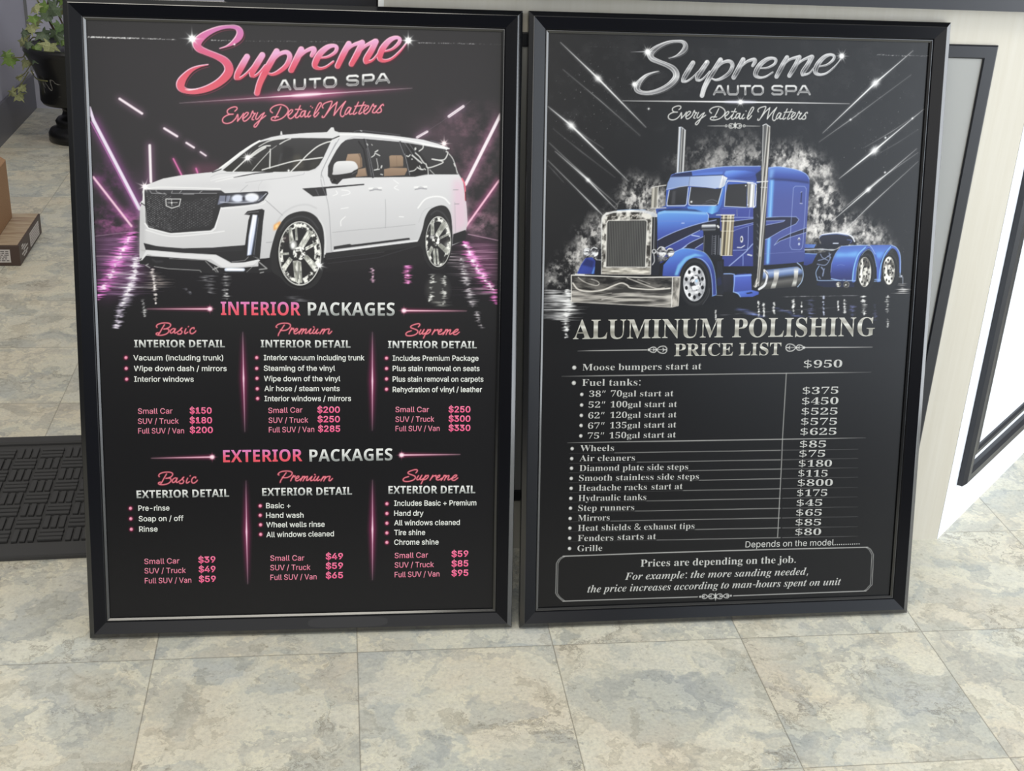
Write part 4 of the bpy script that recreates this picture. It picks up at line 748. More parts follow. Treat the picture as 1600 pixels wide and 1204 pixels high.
    import types; return A, types.SimpleNamespace(Spx=Spx, UP=UP, TAG=TAG, autospa=autospa)

def picture_B(logo):
    B=Art('B'); c=B.crop; F,S,E,X,R,K,C,M,T=B.F,B.S,B.E,B.X,B.R,B.K,B.C,B.M,B.T
    c(0,0,1)
    # ---- haze behind the truck
    K('3a3a3c',[(850,50),(1455,60),(1445,200),(850,190)],n=(30,24),r=80,lo=.5,a=.5,b=15)
    for pts,a,sd in (([(848,452),(858,420),(888,390),(915,345),(950,330),(985,275),(1020,295),(1030,340),(1000,345),(950,350),(945,390),(900,420),(890,470),(850,470)],.85,81),([(900,395),(925,350),(945,340),(945,400),(905,430)],.7,82),([(985,330),(1000,290),(1030,285),(1040,330)],.8,83),([(1080,265),(1110,240),(1190,230),(1240,225),(1290,255),(1290,290),(1200,268),(1100,268)],.65,84),([(1200,250),(1230,225),(1275,245),(1300,270),(1270,275),(1210,268)],.9,85),([(1258,300),(1280,270),(1300,290),(1320,330),(1350,345),(1375,370),(1395,385),(1330,388),(1262,380)],.95,86),([(1258,350),(1270,300),(1290,320),(1300,385),(1262,388)],.9,87),([(1290,375),(1330,345),(1360,350),(1390,378),(1330,388)],.8,88),([(1040,260),(1100,215),(1180,210),(1190,265)],.35,89)):
        K('d4d0cc',pts,n=(17,19),r=sd,lo=.45,q=4.2,a=a*.9,b=8)
        K('fffaf4',pts,n=(9,11),r=sd+20,lo=.50,q=6,a=a*.85,b=9)
    # ---- floor
    F('1b1b1d',[(845,452),(1440,440),(1440,540),(845,540)],b=8)
    R('b8b8b8',[(862,452,22),(880,470,40),(880,500,30)],120,101,1.5,.75); R('f4f4f4',[(885,452,12),(888,470,14),(884,500,9),(884,528,5)],90,102,2,.9); R('8a8a8c',[(850,455,40),(860,500,30)],60,103,1,.6)
    R('60606a',[(1120,492,14),(1200,486,16),(1300,480,16)],60,104,.8,.4); R('5a62a8',[(1265,466,8),(1265,495,9)],30,105,1.6,.5); R('4a54a0',[(1330,476,8),(1330,500,8)],26,120,1.6,.5); R('4a54a0',[(1365,474,6),(1366,500,6)],26,121,1.6,.4)
    for x,y0,y1,w,sd in ((1348,462,494,6,106),(1385,460,510,5,107),(1184,470,494,3,108),(1192,470,494,3,109),(1208,470,490,4,110),(1238,466,494,3.5,111),(1251,470,490,2,112),(1285,462,492,3,113),(1318,466,490,4,114),(1308,468,484,3,115),(1117,484,500,1.2,116)):
        R('e0e0dc' if sd!=113 else 'a8b4e0',[(x,y0,w),(x+.5,y1,w*.8)],26,sd,2.2,.85)
    R('3a4aa0',[(1150,480,14),(1190,495,14)],40,117,1.6,.5); R('34408c',[(1210,480,14),(1250,495,14)],40,122,1.6,.45); R('c8c4c0',[(1408,442,14),(1408,458,16)],20,118,1.8,.8); R('8a8890',[(1225,463,10),(1340,461,12)],50,119,.8,.5); S('8a8a8a',[(1117,484),(1117,502)],1.2,a=.6)
    # ---- beams of light
    def ray(p0,p1,pm,w,gl,a=1): 
        f=lambda q,r_,u:(q[0]+(r_[0]-q[0])*u,q[1]+(r_[1]-q[1])*u)
        q=[p0+(.4,),f(p0,pm,.6)+(w*.5,),pm+(w,),f(pm,p1,.5)+(w*.55,),p1+(.4,)]
        S('c0c0c4',[(x,y,z*3.2) for x,y,z in q],a=.28*a,b=1.6,m=1); S('f2f2f2',q,a=a,b=.3)
        if gl: E('ffffff',pm[0],pm[1],gl,gl*.6,45 if p1[0]>p0[0] else -45,b=gl*.35,a=.75*a,m=1); X(pm[0],pm[1],gl*1.7,'e8e8e8',6,a=.6*a,t=20)
    L=[((874,66.4),(1008,199),(933,122.6),2.6,7,1),((878,108.6),(999,212),(935,156),1.2,0,.55),((854.6,165.8),(981,283),(891.3,196),2.8,8,1),((858,170),(942,232),(900,204),1,0,.45),((863,201),(960,277),(905,235),1,0,.35),((866,236),(962,327),(917.5,281),2,4,.95),((857,223),(964,320),(915,277),1.2,0,.7),((855,250),(941,336),(930,325),1.8,0,.8),((855.6,258),(880,285),(865,268),1,0,.3),
     ((1423.5,79.6),(1283,208),(1365,130),2.6,8,1),((1421,117),(1277,222),(1326.5,187),1.2,0,.6),((1440.4,170.8),(1308.8,279),(1363.9,234.9),2.8,8,1),((1432,178),(1349,230),(1390,206),1,0,.5),((1432,202),(1365,243),(1400,223),.9,0,.3),((1430,232),(1296,347),(1354.6,296),2,5,.95),((1432,238),(1310,330),(1370,281),1.2,0,.75),((1432,252),(1315,362),(1360,318),1.5,0,.75)]
    for a in L: ray(*a)
    for x,y in ((1381,215),(1423,185),(1326.5,187),(1380.5,269),(1012,170)): X(x,y,5,'f0f0f0',4,a=.8)
    T('e8e8e8',[(933,122,14),(950,150,16),(905,110,14),(930,180,22),(891,196,14),(900,160,26)],170,1.1,131,.55); T('e8e8e8',[(1365,130,14),(1345,150,16),(1390,190,30),(1364,235,14),(1375,200,22)],150,1.1,132,.5); T('ffffff',[(1395,400,20),(1400,340,20),(1290,240,30),(1100,230,40)],60,1,133,.4)
    B.D('d8d8d8',1366,85.8,1412,88,70,1.2,141,.9); B.D('d0d0d0',1416,87,1446,88,45,1.3,142,.9); B.D('909090',1350,84,1445,88,50,.7,143,.7); B.D('909094',915,73,990,75,50,.7,144,.7)
    # ---- stacks
    chr_=['6a6a6c','e4e4e8','c4d0e4','484848','c8c8c6','2c2c2c','98989a','ececec','5a5a58']
    c(1010,180,7.524)
    F(chr_,[(365,140),(385,135),(420,145),(450,178),(446,300),(432,665),(345,675),(352,400)],g=[(352,400),(444,403)])
    S('e8eefa',[(368,142),(400,138),(448,178)],1,a=.8)
    # ---- sleeper
    c(1160,250,5.24)
    F(['3f5fc8','4453ac','4451aa','3a489c'],[(160,60),(260,53),(330,58),(440,78),(505,105),(536,140),(540,200),(520,500),(498,828),(430,838),(160,860)],g=[(300,60),(280,850)])
    F(['5a88ee','3a55c0','2a3a90'],[(190,68),(260,55),(330,60),(440,80),(510,112),(534,150),(530,185),(205,152)],g=[(380,65),(370,180)]); F('78b8ff',[(215,75),(250,75),(235,150),(205,150)],b=2.2,a=.8); S('25306e',[(225,158),(380,165),(532,186)],3,sm=1,b=1,a=.7)
    F('58a8ff',[(213,160),(250,160),(232,500),(212,848),(186,848),(200,400)],b=1.2,a=.95); S('a8dcff',[(232,165),(200,845)],1.4,b=.6,a=.7)
    S('a8c8ff',[(200,66),(260,54),(330,58),(440,80),(510,112),(538,155)],1.1,sm=1,a=.9)
    F('252745',[(182,468),(300,462),(440,465),(455,490),(420,525),(320,570),(200,640),(172,648)],sm=0); F('4452ac',[(185,497),(340,492),(330,500),(184,528)]); F('252745',[(252,695),(290,645),(380,600),(512,552),(512,590),(380,630),(300,660)])
    for p in ([(182,468),(300,461),(430,462),(454,485),(430,520),(320,570),(200,640),(172,650)],[(185,496),(340,491),(325,502),(184,530)],[(512,552),(380,600),(290,645),(252,695),(300,660),(380,630),(512,590)]): S('9ab0ee',p,1,sm=0,a=.9)
    S('8ea4e4',[(410,225),(425,212),(500,214),(513,235),(500,480),(486,690),(478,722),(460,732),(395,728),(380,700),(392,480),(408,225)],.9,a=.9)
    S('8090d0',[(170,765),(300,757),(500,745)],.7,a=.6); S('20264c',[(475,262),(470,350)],1.6); S('c8d0f0',[(462,352),(482,354)],1); S('a0b0e0',[(468,262),(478,258)],1); E('d8dcf0',455,645,9,14); E('1c2040',455,650,5,8); E('c0c8e8',455,685,8,11)
    F('1b1b1f',[(165,858),(500,835),(600,840),(600,1000),(480,1050),(150,1060)])
    # ---- tank
    F(['46609a','9ab4e4','5a78b8','2c2c2e','6a6864','4a4844','2e2e2e'],[(165,898),(440,868),(478,895),(490,945),(470,1010),(430,1035),(150,1056),(130,1050)],g=[(300,880),(310,1045)])
    for p in ([(250,895),(296,890),(288,960),(262,1046),(222,1050),(250,970)],[(415,878),(452,874),(446,950),(430,1030),(394,1034),(415,960)]): F(['8898b8','f0f0f0','b8b4ac','8a8680','d8d8d0','605c58'],p,g=[(p[0][0],p[0][1]),(p[0][0],p[4][1])])
    S('a8c8f4',[(440,838),(475,870),(490,930),(478,990),(445,1035)],1.3,sm=1); S('e8e8ea',[(170,900),(195,930),(190,985),(170,1025),(130,1054)],4,sm=1); S('606064',[(180,910),(205,945),(195,1000)],1.4,sm=1)
    # ---- cab
    c(1010,180,7.524)
    F(['4a70e0','3046a8'],[(268,718),(285,695),(330,680),(500,655),(700,625),(900,604),(1330,598),(1335,800),(1290,790),(940,745),(700,720)],g=[(800,600),(820,760)])
    F('252f60',[(275,712),(330,685),(520,660),(530,710),(400,715)]); S('b0ccff',[(330,680),(500,655),(900,602),(1330,597)],1.1,sm=1,a=.9)
    F(['6aa4ff','4c7af0','3450b8'],[(900,690),(920,655),(1000,645),(1150,650),(1260,668),(1280,690),(1200,720),(1000,740),(940,735)],g=[(1000,640),(1020,740)],b=.6); F('4f7cf0',[(530,690),(700,670),(890,660),(880,695),(700,708),(530,712)],b=.8,a=.9)
    F('1e2438',[(1270,690),(1335,640),(1335,800),(1290,785)],a=.8,b=.6)
    F(['3a5fd0','2c48a8'],[(225,870),(215,1060),(100,1100),(115,1204),(900,1204),(1335,1204),(1335,790),(940,735),(880,850),(500,830)],g=[(600,850),(600,1200)])
    F(['4a90f8','68c4ff','3a70e0'],[(880,850),(925,740),(945,760),(905,900),(870,1050),(830,1130),(760,1160),(700,1140),(480,1105),(470,1070),(830,1062)],g=[(760,900),(880,930)])
    F('18203e',[(120,1120),(260,1098),(480,1108),(640,1130),(700,1150),(480,1140),(200,1150)],b=.6,a=.8)
    F(['7a98da','88a4e0'],[(272,722),(500,715),(488,825),(380,840),(222,872),(240,790)],g=[(230,800),(490,780)]); F(['9cb4e6','b4c6ec'],[(502,715),(880,702),(840,850),(800,856),(690,840),(490,826)],g=[(500,760),(860,780)]); C('c0c8d8','ffffff',[(880,702),(940,735),(905,830),(870,852),(836,856)],n=(4,20),r=201); S('d0d8f0',[(222,870),(380,840),(490,826),(690,840),(800,856)],1,a=.8); S('2c3a6a',[(275,722),(500,714),(880,700)],1.6,a=.8)
    F(['34343a','29292c'],[(258,880),(380,848),(478,832),(455,1048),(250,1058),(232,1040)],g=[(350,840),(350,1050)]); F(['303034','3a3a3c'],[(510,838),(690,848),(800,862),(872,856),(835,1040),(810,1052),(500,1050),(485,1020)],g=[(690,840),(690,1050)])
    for p in ([(258,880),(232,1030),(232,1062),(440,1062),(462,1040),(482,850)],[(510,846),(485,1010),(490,1050),(520,1058),(800,1058),(832,1035),(880,860)]): S('d4e0f4',p,1.3,a=.95)
    F('4c4c52',[(300,890),(335,885),(325,1040),(280,1045)],a=.8,b=.7); S('5a5a60',[(690,1010),(760,990),(820,1010)],1.4,sm=1); S('4a4a4e',[(650,1045),(740,1020),(820,1045)],2,sm=1); E('ffffff',518,1015,12,12,b=.5)
    F('333234',[(945,812),(1170,800),(1165,1078),(905,1066),(915,950)]); S('c4d0ec',[(945,780),(925,800),(905,1068),(1165,1080)],1.2); S('d8e0f0',[(940,770),(1060,775),(1240,790)],1.6); S('7a90c8',[(930,750),(1260,775)],.8)
    F(['5a5850','c8c4b8','706c64','e8e8ea','ffffff','b0b0b4','f4f4f4'],[(1170,800),(1265,808),(1255,1085),(1175,1080)],g=[(1170,900),(1262,903)]); S('eef0f6',[(1175,795),(1265,798),(1283,820),(1270,1060),(1250,1082),(1180,1082)],1.3); S('e0e0e4',[(1190,1085),(1225,1100)],2); E('f0f0f0',1155,825,8,8); E('f0f0f0',1180,1050,8,8)
    F(['8a8478','d8d2c4','6e6a60','b8b2a4'],[(55,855),(122,845),(110,1090),(42,1088)],g=[(48,950),(118,952)]); S('f0ece4',[(130,835),(118,1085)],1.2); S('e0dcd4',[(55,850),(90,840),(130,832),(220,820)],1.4); S('d0ccc8',[(40,1090),(220,1085)],1.4)
    # column between cab and sleeper
    F('1f212b',[(1285,800),(1335,790),(1345,1204),(1205,1204),(1215,1100),(1280,1080)])
    c(1040,300,6.69)
    F('1f212b',[(895,170),(985,170),(975,600),(960,850),(870,860),(868,770),(905,600)])
    for y in (230,330,400,470,560,640): S('70747c',[(945,y),(958,y+30)],1.1,a=.8)
    # ---- door side
    F(['3a48b0','2c3894'],[(560,160),(905,165),(905,775),(590,775),(560,660)],g=[(700,160),(700,770)])
    F('22243e',[(706,300),(905,275),(905,320),(706,360)]); 
    for p in ([(706,262),(905,262)],[(706,300),(905,275)],[(706,362),(905,318)],[(706,400),(905,335)]): S('98acf0',p,1.1,a=.9)
    F('252f7c',[(700,400),(905,335),(905,590),(830,640),(700,600)],a=.55); S('8ea4ec',[(855,360),(850,560),(825,600),(695,605)],1,sm=1); S('8ea4ec',[(870,180),(862,260)],.8,a=.8); S('94a8e8',[(655,770),(830,620),(900,540)],2,a=.9); S('7c94e4',[(800,650),(800,765)],1.2); S('5a70c8',[(580,170),(905,160)],1)
    E('d8d8e0',785,490,16,36); E('30303a',782,488,8,18); S('d0d4e8',[(740,575),(780,578),(815,555)],1.6); S('c8ccd8',[(850,650),(890,660)],2.4); S('8890a8',[(735,180),(738,250)],.8)
    F('18181c',[(585,772),(960,770),(960,870),(890,850),(585,850)])
    # ---- bonnet
    F(['5aa8ff','4a80ec','3c56c4','3443aa','2f3c98'],[(-95,235),(-80,205),(0,185),(180,172),(330,188),(420,212),(442,245),(435,300),(355,345),(388,400),(385,610),(300,600),(80,640),(-20,720),(-95,760)],g=[(150,180),(170,640)])
    F('1c2c6c',[(-30,182),(120,165),(300,180),(380,205),(200,195),(0,196)],b=.6,a=.8); S('8ccaff',[(-85,222),(0,206),(200,210),(410,222)],3,sm=1,b=1,a=.8); S('b8d4ff',[(420,212),(440,240),(434,300)],1.1); S('6a84dc',[(-90,300),(180,302),(330,300)],.8,a=.8); S('b0c4f8',[(160,322),(185,322)],1.6); S('b0c4f8',[(265,448),(345,462)],1.6)
    F('25263c',[(-92,500),(0,452),(160,385),(350,325),(520,288),(540,320),(420,370),(200,470),(0,572),(-60,620),(-92,640)]); F('25263c',[(160,588),(250,525),(385,462),(388,530),(300,590)])
    for p in ([(-92,500),(0,452),(160,385),(350,325),(520,288)],[(-60,620),(0,572),(200,470),(350,395)],[(160,588),(250,525),(385,462)],[(300,585),(385,530)],[(80,625),(170,585),(210,560)]): S('a4b8f4',p,1.2,sm=1,a=.95)
    # ---- air cleaner and intake
    F('1b1c24',[(385,400),(575,400),(585,705),(470,710),(455,690),(385,610)]); 
    for x in (395,480,515,545): S('8a8c98' if x!=515 else 'c0c4d0',[(x,450),(x-6,650)],.9,a=.8)
    for k in range(9): S('a0a4b0',[(490,460+k*22),(505,462+k*22)],.8,a=.8)
    F(['30323a','f0f2f6','9a9ea8','2c2c34','70747c','202024'],[(368,345),(380,332),(505,328),(518,345),(515,390),(500,405),(385,408),(368,390)],g=[(440,330),(440,406)]); S('e0e0e0',[(535,350),(545,365)],3); S('c8d0e0',[(565,480),(560,650)],1.2)
    F(['4a3e2c','f0e6c8','7a6a4c','3c342a','e4d4a8','8a7a58','fff6dc','6a5c44','b8a880','463c30'],[(572,236),(706,236),(700,420),(690,660),(566,660),(575,420)],g=[(572,420),(704,424)]); 
    for y,w in ((238,2),(268,1),(300,1.6),(404,.8)): S('f4ecd8',[(570,y),(706,y)],w,a=.85)
    S('d8e0f4',[(520,238),(575,236)],1.2); S('30302c',[(572,284),(704,284)],2,a=.5); S('e8dcc0',[(566,660),(690,660)],1)
    # ---- front fender, wheel
    F('18181b',[(-60,870),(-60,1180),(600,1180),(600,700),(470,690),(300,660)])
    F(['4a8cf8','3c5cd0','2c3c9c'],[(-30,760),(80,625),(170,585),(300,598),(400,630),(470,720),(508,850),(526,1068),(480,1082),(470,900),(430,780),(350,695),(270,690),(200,740),(150,830),(140,882),(-40,872)],g=[(150,600),(200,880)])
    F('6cc4ff',[(85,865),(120,760),(200,675),(300,640),(400,665),(300,668),(215,710),(150,790),(118,868)],b=1,a=.9); S('9cccff',[(60,640),(170,588),(300,600),(400,632),(470,722),(508,850),(524,1060)],1,sm=1,a=.8); S('b0d4ff',[(140,880),(160,810),(220,725),(300,690),(380,705),(450,790),(478,930),(484,1080)],1.1,sm=1,a=.8); S('6a9cf4',[(520,1070),(480,1082)],1.4); S('7a7a7e',[(525,1075),(585,1078)],1.2)
    F('20222c',[(526,720),(585,715),(600,1060),(530,1066)]); F('20285c',[(528,900),(570,880),(580,960),(530,980)],a=.7,b=1)
    E('242426',298,940,168,255); E('3a3a3c',300,940,150,235,a=.5); E('1c1c1e',298,945,140,215)
    E('dfe2e8',293,950,116,186); C('8a8c92','fcfcff',[(293+112*np.cos(t),950+182*np.sin(t)) for t in np.linspace(0,6.283,24)],n=(12,10),r=211,q=2.5)
    for k in range(10):
        t=k*2*np.pi/10+.3; E('17171a',293+88*np.cos(t),950+146*np.sin(t),15,21)
    E('70727a',303,945,60,84); C('2a2a2e','f4f4f8',[(303+58*np.cos(t),945+82*np.sin(t)) for t in np.linspace(0,6.283,20)],n=(5,5),r=212,q=6); E('c8ccd8',318,935,26,36); E('a8d8ff',315,925,12,14); S('505056',[(380,1170),(440,1080),(455,1000)],1.4,sm=1,a=.7)
    # steps
    F(['2c2c40','1e1e28'],[(590,850),(700,852),(706,1040),(600,1040)],g=[(590,850),(700,1000)]); F(['4a6ae4','3c52c8','3446b0'],[(700,862),(885,848),(892,1020),(705,1042)],g=[(790,850),(800,1040)]); S('8cb4ff',[(600,850),(690,852),(712,880),(700,1040)],1.4,sm=1); S('7aa4ff',[(712,875),(885,865)],2.4); S('1c2450',[(740,850),(830,846)],1.6)
    F(['4a78f0','3a58d0'],[(705,1042),(892,1020),(965,1038),(962,1065),(900,1090),(775,1094),(750,1065)],g=[(800,1030),(820,1094)]); F('161c40',[(830,1050),(890,1040),(905,1052),(845,1062)]); S('a0c8ff',[(705,1040),(750,1055),(775,1092)],1.2); F('131318',[(705,1060),(750,1070),(770,1094),(720,1090)])
    # right stack in front
    c(0,0,1)
    F(['5a5a5a','dcd8d0','3a3834','a09a90','f0ece4','4c4a46','c8c4bc','2e2c2a'],[(1189.4,194.6),(1194.8,193.3),(1201.6,198),(1199.4,246),(1197.4,290),(1191.8,416),(1190.5,433),(1186.7,444.7),(1178,449.4),(1175.5,446.6),(1181.5,433.2),(1183.6,402.7),(1187.8,290),(1188.6,240)],g=[(1184,330),(1195.5,330.5)])
    S('f4f6fa',[(1189.6,196),(1194.8,193.6),(1201,198)],1.1); S('f0f0f0',[(1190.5,196),(1189.6,246),(1186.5,400)],1,a=.8); S('e4e4e0',[(1181,284),(1198,283)],1.6); S('e0e0dc',[(1187,292),(1197,292.5)],1); S('18181a',[(1193.5,255),(1193,275)],1,a=.6)
    S('e0dcd8',[(1184,440),(1178,447)],1.4)
    # ---- radiator
    c(880,310,6.69)
    F('1a1a1d',[(905,160),(968,150),(968,520),(1000,790),(905,815)]); S('b8b8bc',[(945,190),(938,520)],1); S('3c3c44',[(960,180),(955,520)],1.4)
    F('22242e',[(905,560),(1010,620),(990,800),(905,800)]); 
    gs=[(398,220),(402,180),(440,145),(520,128),(700,116),(850,122),(912,148),(972,155),(975,190),(925,195),(920,300),(905,790),(390,785)]
    F('a09c94',gs); C('3a3630','e8e4da',gs,n=(7,9),r=221,q=3.6); 
    F(['e8e8e6','ffffff','c8ccd8'],[(402,185),(440,148),(520,128),(700,114),(860,122),(930,140),(972,165),(972,188),(925,190),(905,165),(840,145),(700,138),(520,148),(440,172),(412,215)],g=[(420,150),(960,150)],a=.85); S('90b8f0',[(560,122),(700,114),(850,118)],1.2,a=.8)
    F('5c5850',[(395,715),(905,720),(903,788),(392,784)],a=.5); C('7a7468','efe8d8',[(400,722),(900,725),(900,782),(396,780)],n=(22,3),r=222)
    F('2c2c2c',[(462,232),(858,226),(868,240),(850,716),(440,710),(446,250)]); M('a09e96',[(462,232),(858,226),(868,240),(850,716),(440,710),(446,250)],[(0,2.6)],r=0,a=.5)
    S('e8e4dc',[(450,250),(465,226),(850,221),(870,240),(852,715),(438,712),(448,250)],1.2); S('f4f4f0',[(398,200),(390,785)],1.6,a=.8); S('ece8e0',[(916,200),(905,788)],1.6,a=.8); S('d0c8bc',[(392,786),(905,790)],1.2)
    for p in ([(580,200),(600,170),(640,190),(610,205)],[(640,200),(690,165),(740,185),(770,160),(760,205)],[(700,205),(720,175),(765,170)],[(500,190),(540,185)],[(820,175),(860,190)]): S('f4ece0',p,1.2,sm=1,a=.7)
    # lamps
    for x,y,r_ in ((243,555,40),(320,555,48),(1020,555,54),(1110,560,44)):
        E('70707a',x,y,r_,r_*1.08); C('3a3a40','fafafc',[(x+r_*.95*np.cos(t),y+r_*1.02*np.sin(t)) for t in np.linspace(0,6.283,18)],n=(6,4),r=int(x),q=4); E('f2f2f6',x-2,y+r_*.35,r_*.5,r_*.35,a=.85,b=.6); S('303036',[(x-r_*.8,y),(x+r_*.8,y)],1,a=.8); S('f4f4f6',[(x-r_*.8,y-r_*.4),(x-r_*.2,y-r_*.95),(x+r_*.6,y-r_*.7)],1.2,sm=1)
    F('26262c',[(365,530),(392,520),(392,650),(350,640)]); E('c8c8cc',942,550,24,26); E('2c2c30',942,548,12,14); S('c8c8cc',[(940,580),(945,650),(925,690)],1.6,sm=1); S('d0d0d0',[(330,620),(350,640),(385,640)],2,sm=1,a=.7); C('202026','a0a0a8',[(975,605),(1110,605),(1060,650),(985,660)],n=(6,5),r=229)
    F(['26349a','2e44b4','2a3a9c'],[(138,785),(180,690),(232,618),(300,610),(330,650),(330,785)],g=[(140,640),(300,780)]); F('4c90f8',[(318,710),(328,712),(310,785),(290,785)],b=.6); F('1a1f50',[(190,690),(240,625),(320,650),(300,720)],a=.6,b=1); F('1c1e2a',[(330,640),(392,645),(390,790),(322,788)]); S('7a90d8',[(138,785),(180,690),(225,622)],.8,a=.8); S('e8e8e8',[(120,786),(215,793)],1.6)
    F('151517',[(395,788),(1000,800),(1000,818),(395,806)])
    # bumper
    bp=[(80,797),(400,806),(800,820),(1216,815),(1197,1116),(1128,1132),(80,1076)]
    F(['2c2a28','4a4844','8a857c','a09a90','6a665e'],bp,g=[(600,800),(590,1120)]); C('2e2c2a','c8c2b8',[(82,940),(300,965),(620,900),(900,935),(1130,930),(1126,1128),(82,1074)],n=(50,5),r=231,q=3.4,a=.85); C('1e1c1b','6e6a64',[(90,805),(1130,825),(1130,930),(900,935),(620,890),(300,960),(90,930)],n=(24,8),r=232,q=4,a=.85)
    for p,w,a in (([(95,880),(150,945),(260,968),(400,955),(500,915),(600,880),(660,900),(700,930),(850,945),(1000,945),(1110,935)],2.2,.9),([(150,820),(220,870),(330,905),(370,890),(350,860),(290,840)],1.4,.7),([(660,825),(800,880),(960,935),(1050,930)],1.6,.7),([(770,840),(900,890)],1,.6),([(400,1050),(600,1015),(900,1020),(1120,1025)],2,.6),([(100,1000),(300,1010),(500,985)],1.4,.45)): S('efe8dc',p,w,sm=1,a=a)
    F(['7a766e','c0bab0','8a857c'],[(1135,828),(1216,817),(1197,1114),(1126,1130)],g=[(1130,830),(1180,1100)],a=.8); C('54504a','e0d8cc',[(1140,830),(1212,820),(1194,1110),(1128,1128)],n=(6,14),r=233,a=.7)
    S('f4f0e8',[(80,797),(400,807),(800,821),(1216,816)],1.5); S('f0ece4',[(80,797),(80,1076)],1.3); S('f0ece4',[(1136,825),(1126,1130)],1.4); S('d8d2c8',[(80,1076),(1128,1132),(1197,1116),(1216,816)],1)
    # ---- chassis and drive wheels
    c(1250,340,7.083)
    F(['3e5cc0','5080e0'],[(42,288),(165,292),(145,332),(42,330)],g=[(50,290),(150,330)]); F(['3450b0','26348c'],[(42,392),(176,396),(125,500),(60,525),(28,520)],g=[(100,392),(90,520)]); S('c4ccd8',[(40,352),(200,345),(372,356)],1.6); S('88b0f0',[(45,392),(176,398)],1.2); S('2c2c34',[(45,340),(200,335)],1.6)
    F('1a1c28',[(180,392),(360,360),(440,330),(340,480),(330,690),(195,690),(165,610)]); F('161c40',[(195,695),(600,700),(590,765),(260,765),(170,740)])
    for p,w in (([(190,470),(260,450),(330,400)],1.6),([(215,400),(240,440),(300,470)],1.4),([(310,385),(320,450),(270,520),(180,510)],1.6),([(225,545),(250,580),(240,640)],2.2),([(260,560),(240,620)],1.4),([(290,420),(330,440)],1.2),([(200,650),(215,670)],1.6)): S('8090b8',p,w,sm=1,a=.9)
    S('88a8d8',[(200,530),(165,600),(180,670),(200,690),(420,690)],1.4,sm=1)
    F(['2a2c40','1e1f2e'],[(198,225),(240,185),(400,172),(520,190),(580,235),(592,285),(440,300),(230,292)],g=[(300,180),(300,300)]); S('e8ecf8',[(235,183),(380,165),(500,180),(560,205),(592,260)],2,sm=1); S('6a86d0',[(205,215),(240,190),(400,178),(520,198)],1,sm=1); S('c8d0e8',[(355,281),(410,281)],1.8); S('5060a0',[(510,240),(560,250),(540,280)],1.4,sm=1); F('1c1e2c',[(150,330),(200,290),(440,300),(400,335),(370,345)])
    fg=['4264cc','4a80ec','3c58c8','2c3a94','252c70']
    F('17171a',[(560,690),(600,450),(720,320),(850,360),(860,690),(1090,690),(1050,780),(620,790)])
    F(fg,[(325,620),(335,510),(380,395),(440,314),(560,302),(750,300),(650,370),(595,480),(572,600),(560,692),(430,690),(335,672)],g=[(500,305),(500,690)]); F('68b8ff',[(400,385),(500,395),(630,370),(610,430),(500,425),(375,430)],b=2,a=.8)
    F(fg,[(755,300),(1010,298),(930,370),(880,480),(862,690),(850,690),(842,540),(815,400)],g=[(880,300),(860,690)]); F('5aa8ff',[(830,385),(905,375),(880,440),(840,440)],b=1.6,a=.7)
    S('3f62d0',[(582,695,36),(600,540,34),(650,400,30),(730,330,26),(780,345,24),(825,430,24),(848,560,28),(852,695,30)],sm=1); S('78c0ff',[(568,695),(585,550),(630,410),(710,325)],2,sm=1); S('9cc8ff',[(605,690),(620,540),(680,400),(745,350),(800,400),(835,540)],.9,sm=1,a=.8); S('b8d8ff',[(440,312),(720,300),(770,318),(820,400)],1,sm=1,a=.8)
    S('3f62d0',[(866,695,26),(885,540,28),(935,400,26),(1000,325,24),(1055,350,22),(1090,440,20),(1096,600,18)],sm=1); S('70b8ff',[(862,690),(880,540),(925,400),(990,318)],1.8,sm=1); S('a8ccff',[(1000,300),(1060,335),(1098,430),(1095,640)],1.2,sm=1,a=.9); S('86aef0',[(815,680),(880,680)],1.4); S('86aef0',[(810,700),(880,695)],1.2); S('8ab0f0',[(335,672),(430,690),(560,692),(600,695)],1.6); S('6a84d8',[(400,525),(440,515),(480,525)],1,a=.6); S('90a8e0',[(330,600),(340,500),(380,395),(440,314)],1,sm=1,a=.7)
    for (tx,ty,trx,try_),(cx_,cy_,rx_,ry_),sd in (((722,592,98,205),(703,597,72,165),241),((985,585,98,195),(972,582,64,156),246)):
        E('232325',tx,ty,trx,try_); E('39393b',tx+6,ty-20,trx*.86,try_*.86,a=.5); E('1a1a1c',tx-2,ty,trx*.82,try_*.88)
        E('d8d4c8',cx_,cy_,rx_,ry_); C('4a463e','fbf8ee',[(cx_+rx_*.97*np.cos(t),cy_+ry_*.97*np.sin(t)) for t in np.linspace(0,6.283,22)],n=(6,12),r=sd,q=4)
        for k in range(10):
            t=k*2*np.pi/10+.2; E('1c1a18',cx_-4+rx_*.72*np.cos(t),cy_+ry_*.76*np.sin(t),8,15)
        E('5c584e',cx_+6,cy_-5,rx_*.42,ry_*.42); C('1e1c1a','e8e4d8',[(cx_+6+rx_*.4*np.cos(t),cy_-5+ry_*.4*np.sin(t)) for t in np.linspace(0,6.283,18)],n=(4,6),r=sd+1,q=6)
    for x,y,r_ in ((416,735,30),(502,735,36)): E('6a6862',x,y,r_,r_); C('33312e','f4f0e8',[(x+r_*.9*np.cos(t),y+r_*.9*np.sin(t)) for t in np.linspace(0,6.283,14)],n=(6,4),r=int(x)); E('fffdf6',x-6,y+4,9,9,b=.5)
    S('4c5c90',[(455,690),(475,675),(500,690)],1.4,sm=1); S('9098a8',[(1085,650),(1125,655),(1125,725)],1.4); E('c8ccd8',1110,642,10,9); F('18181a',[(1080,670),(1120,668),(1118,720),(1080,722)])
    # ---- logo
    c(0,0,1)
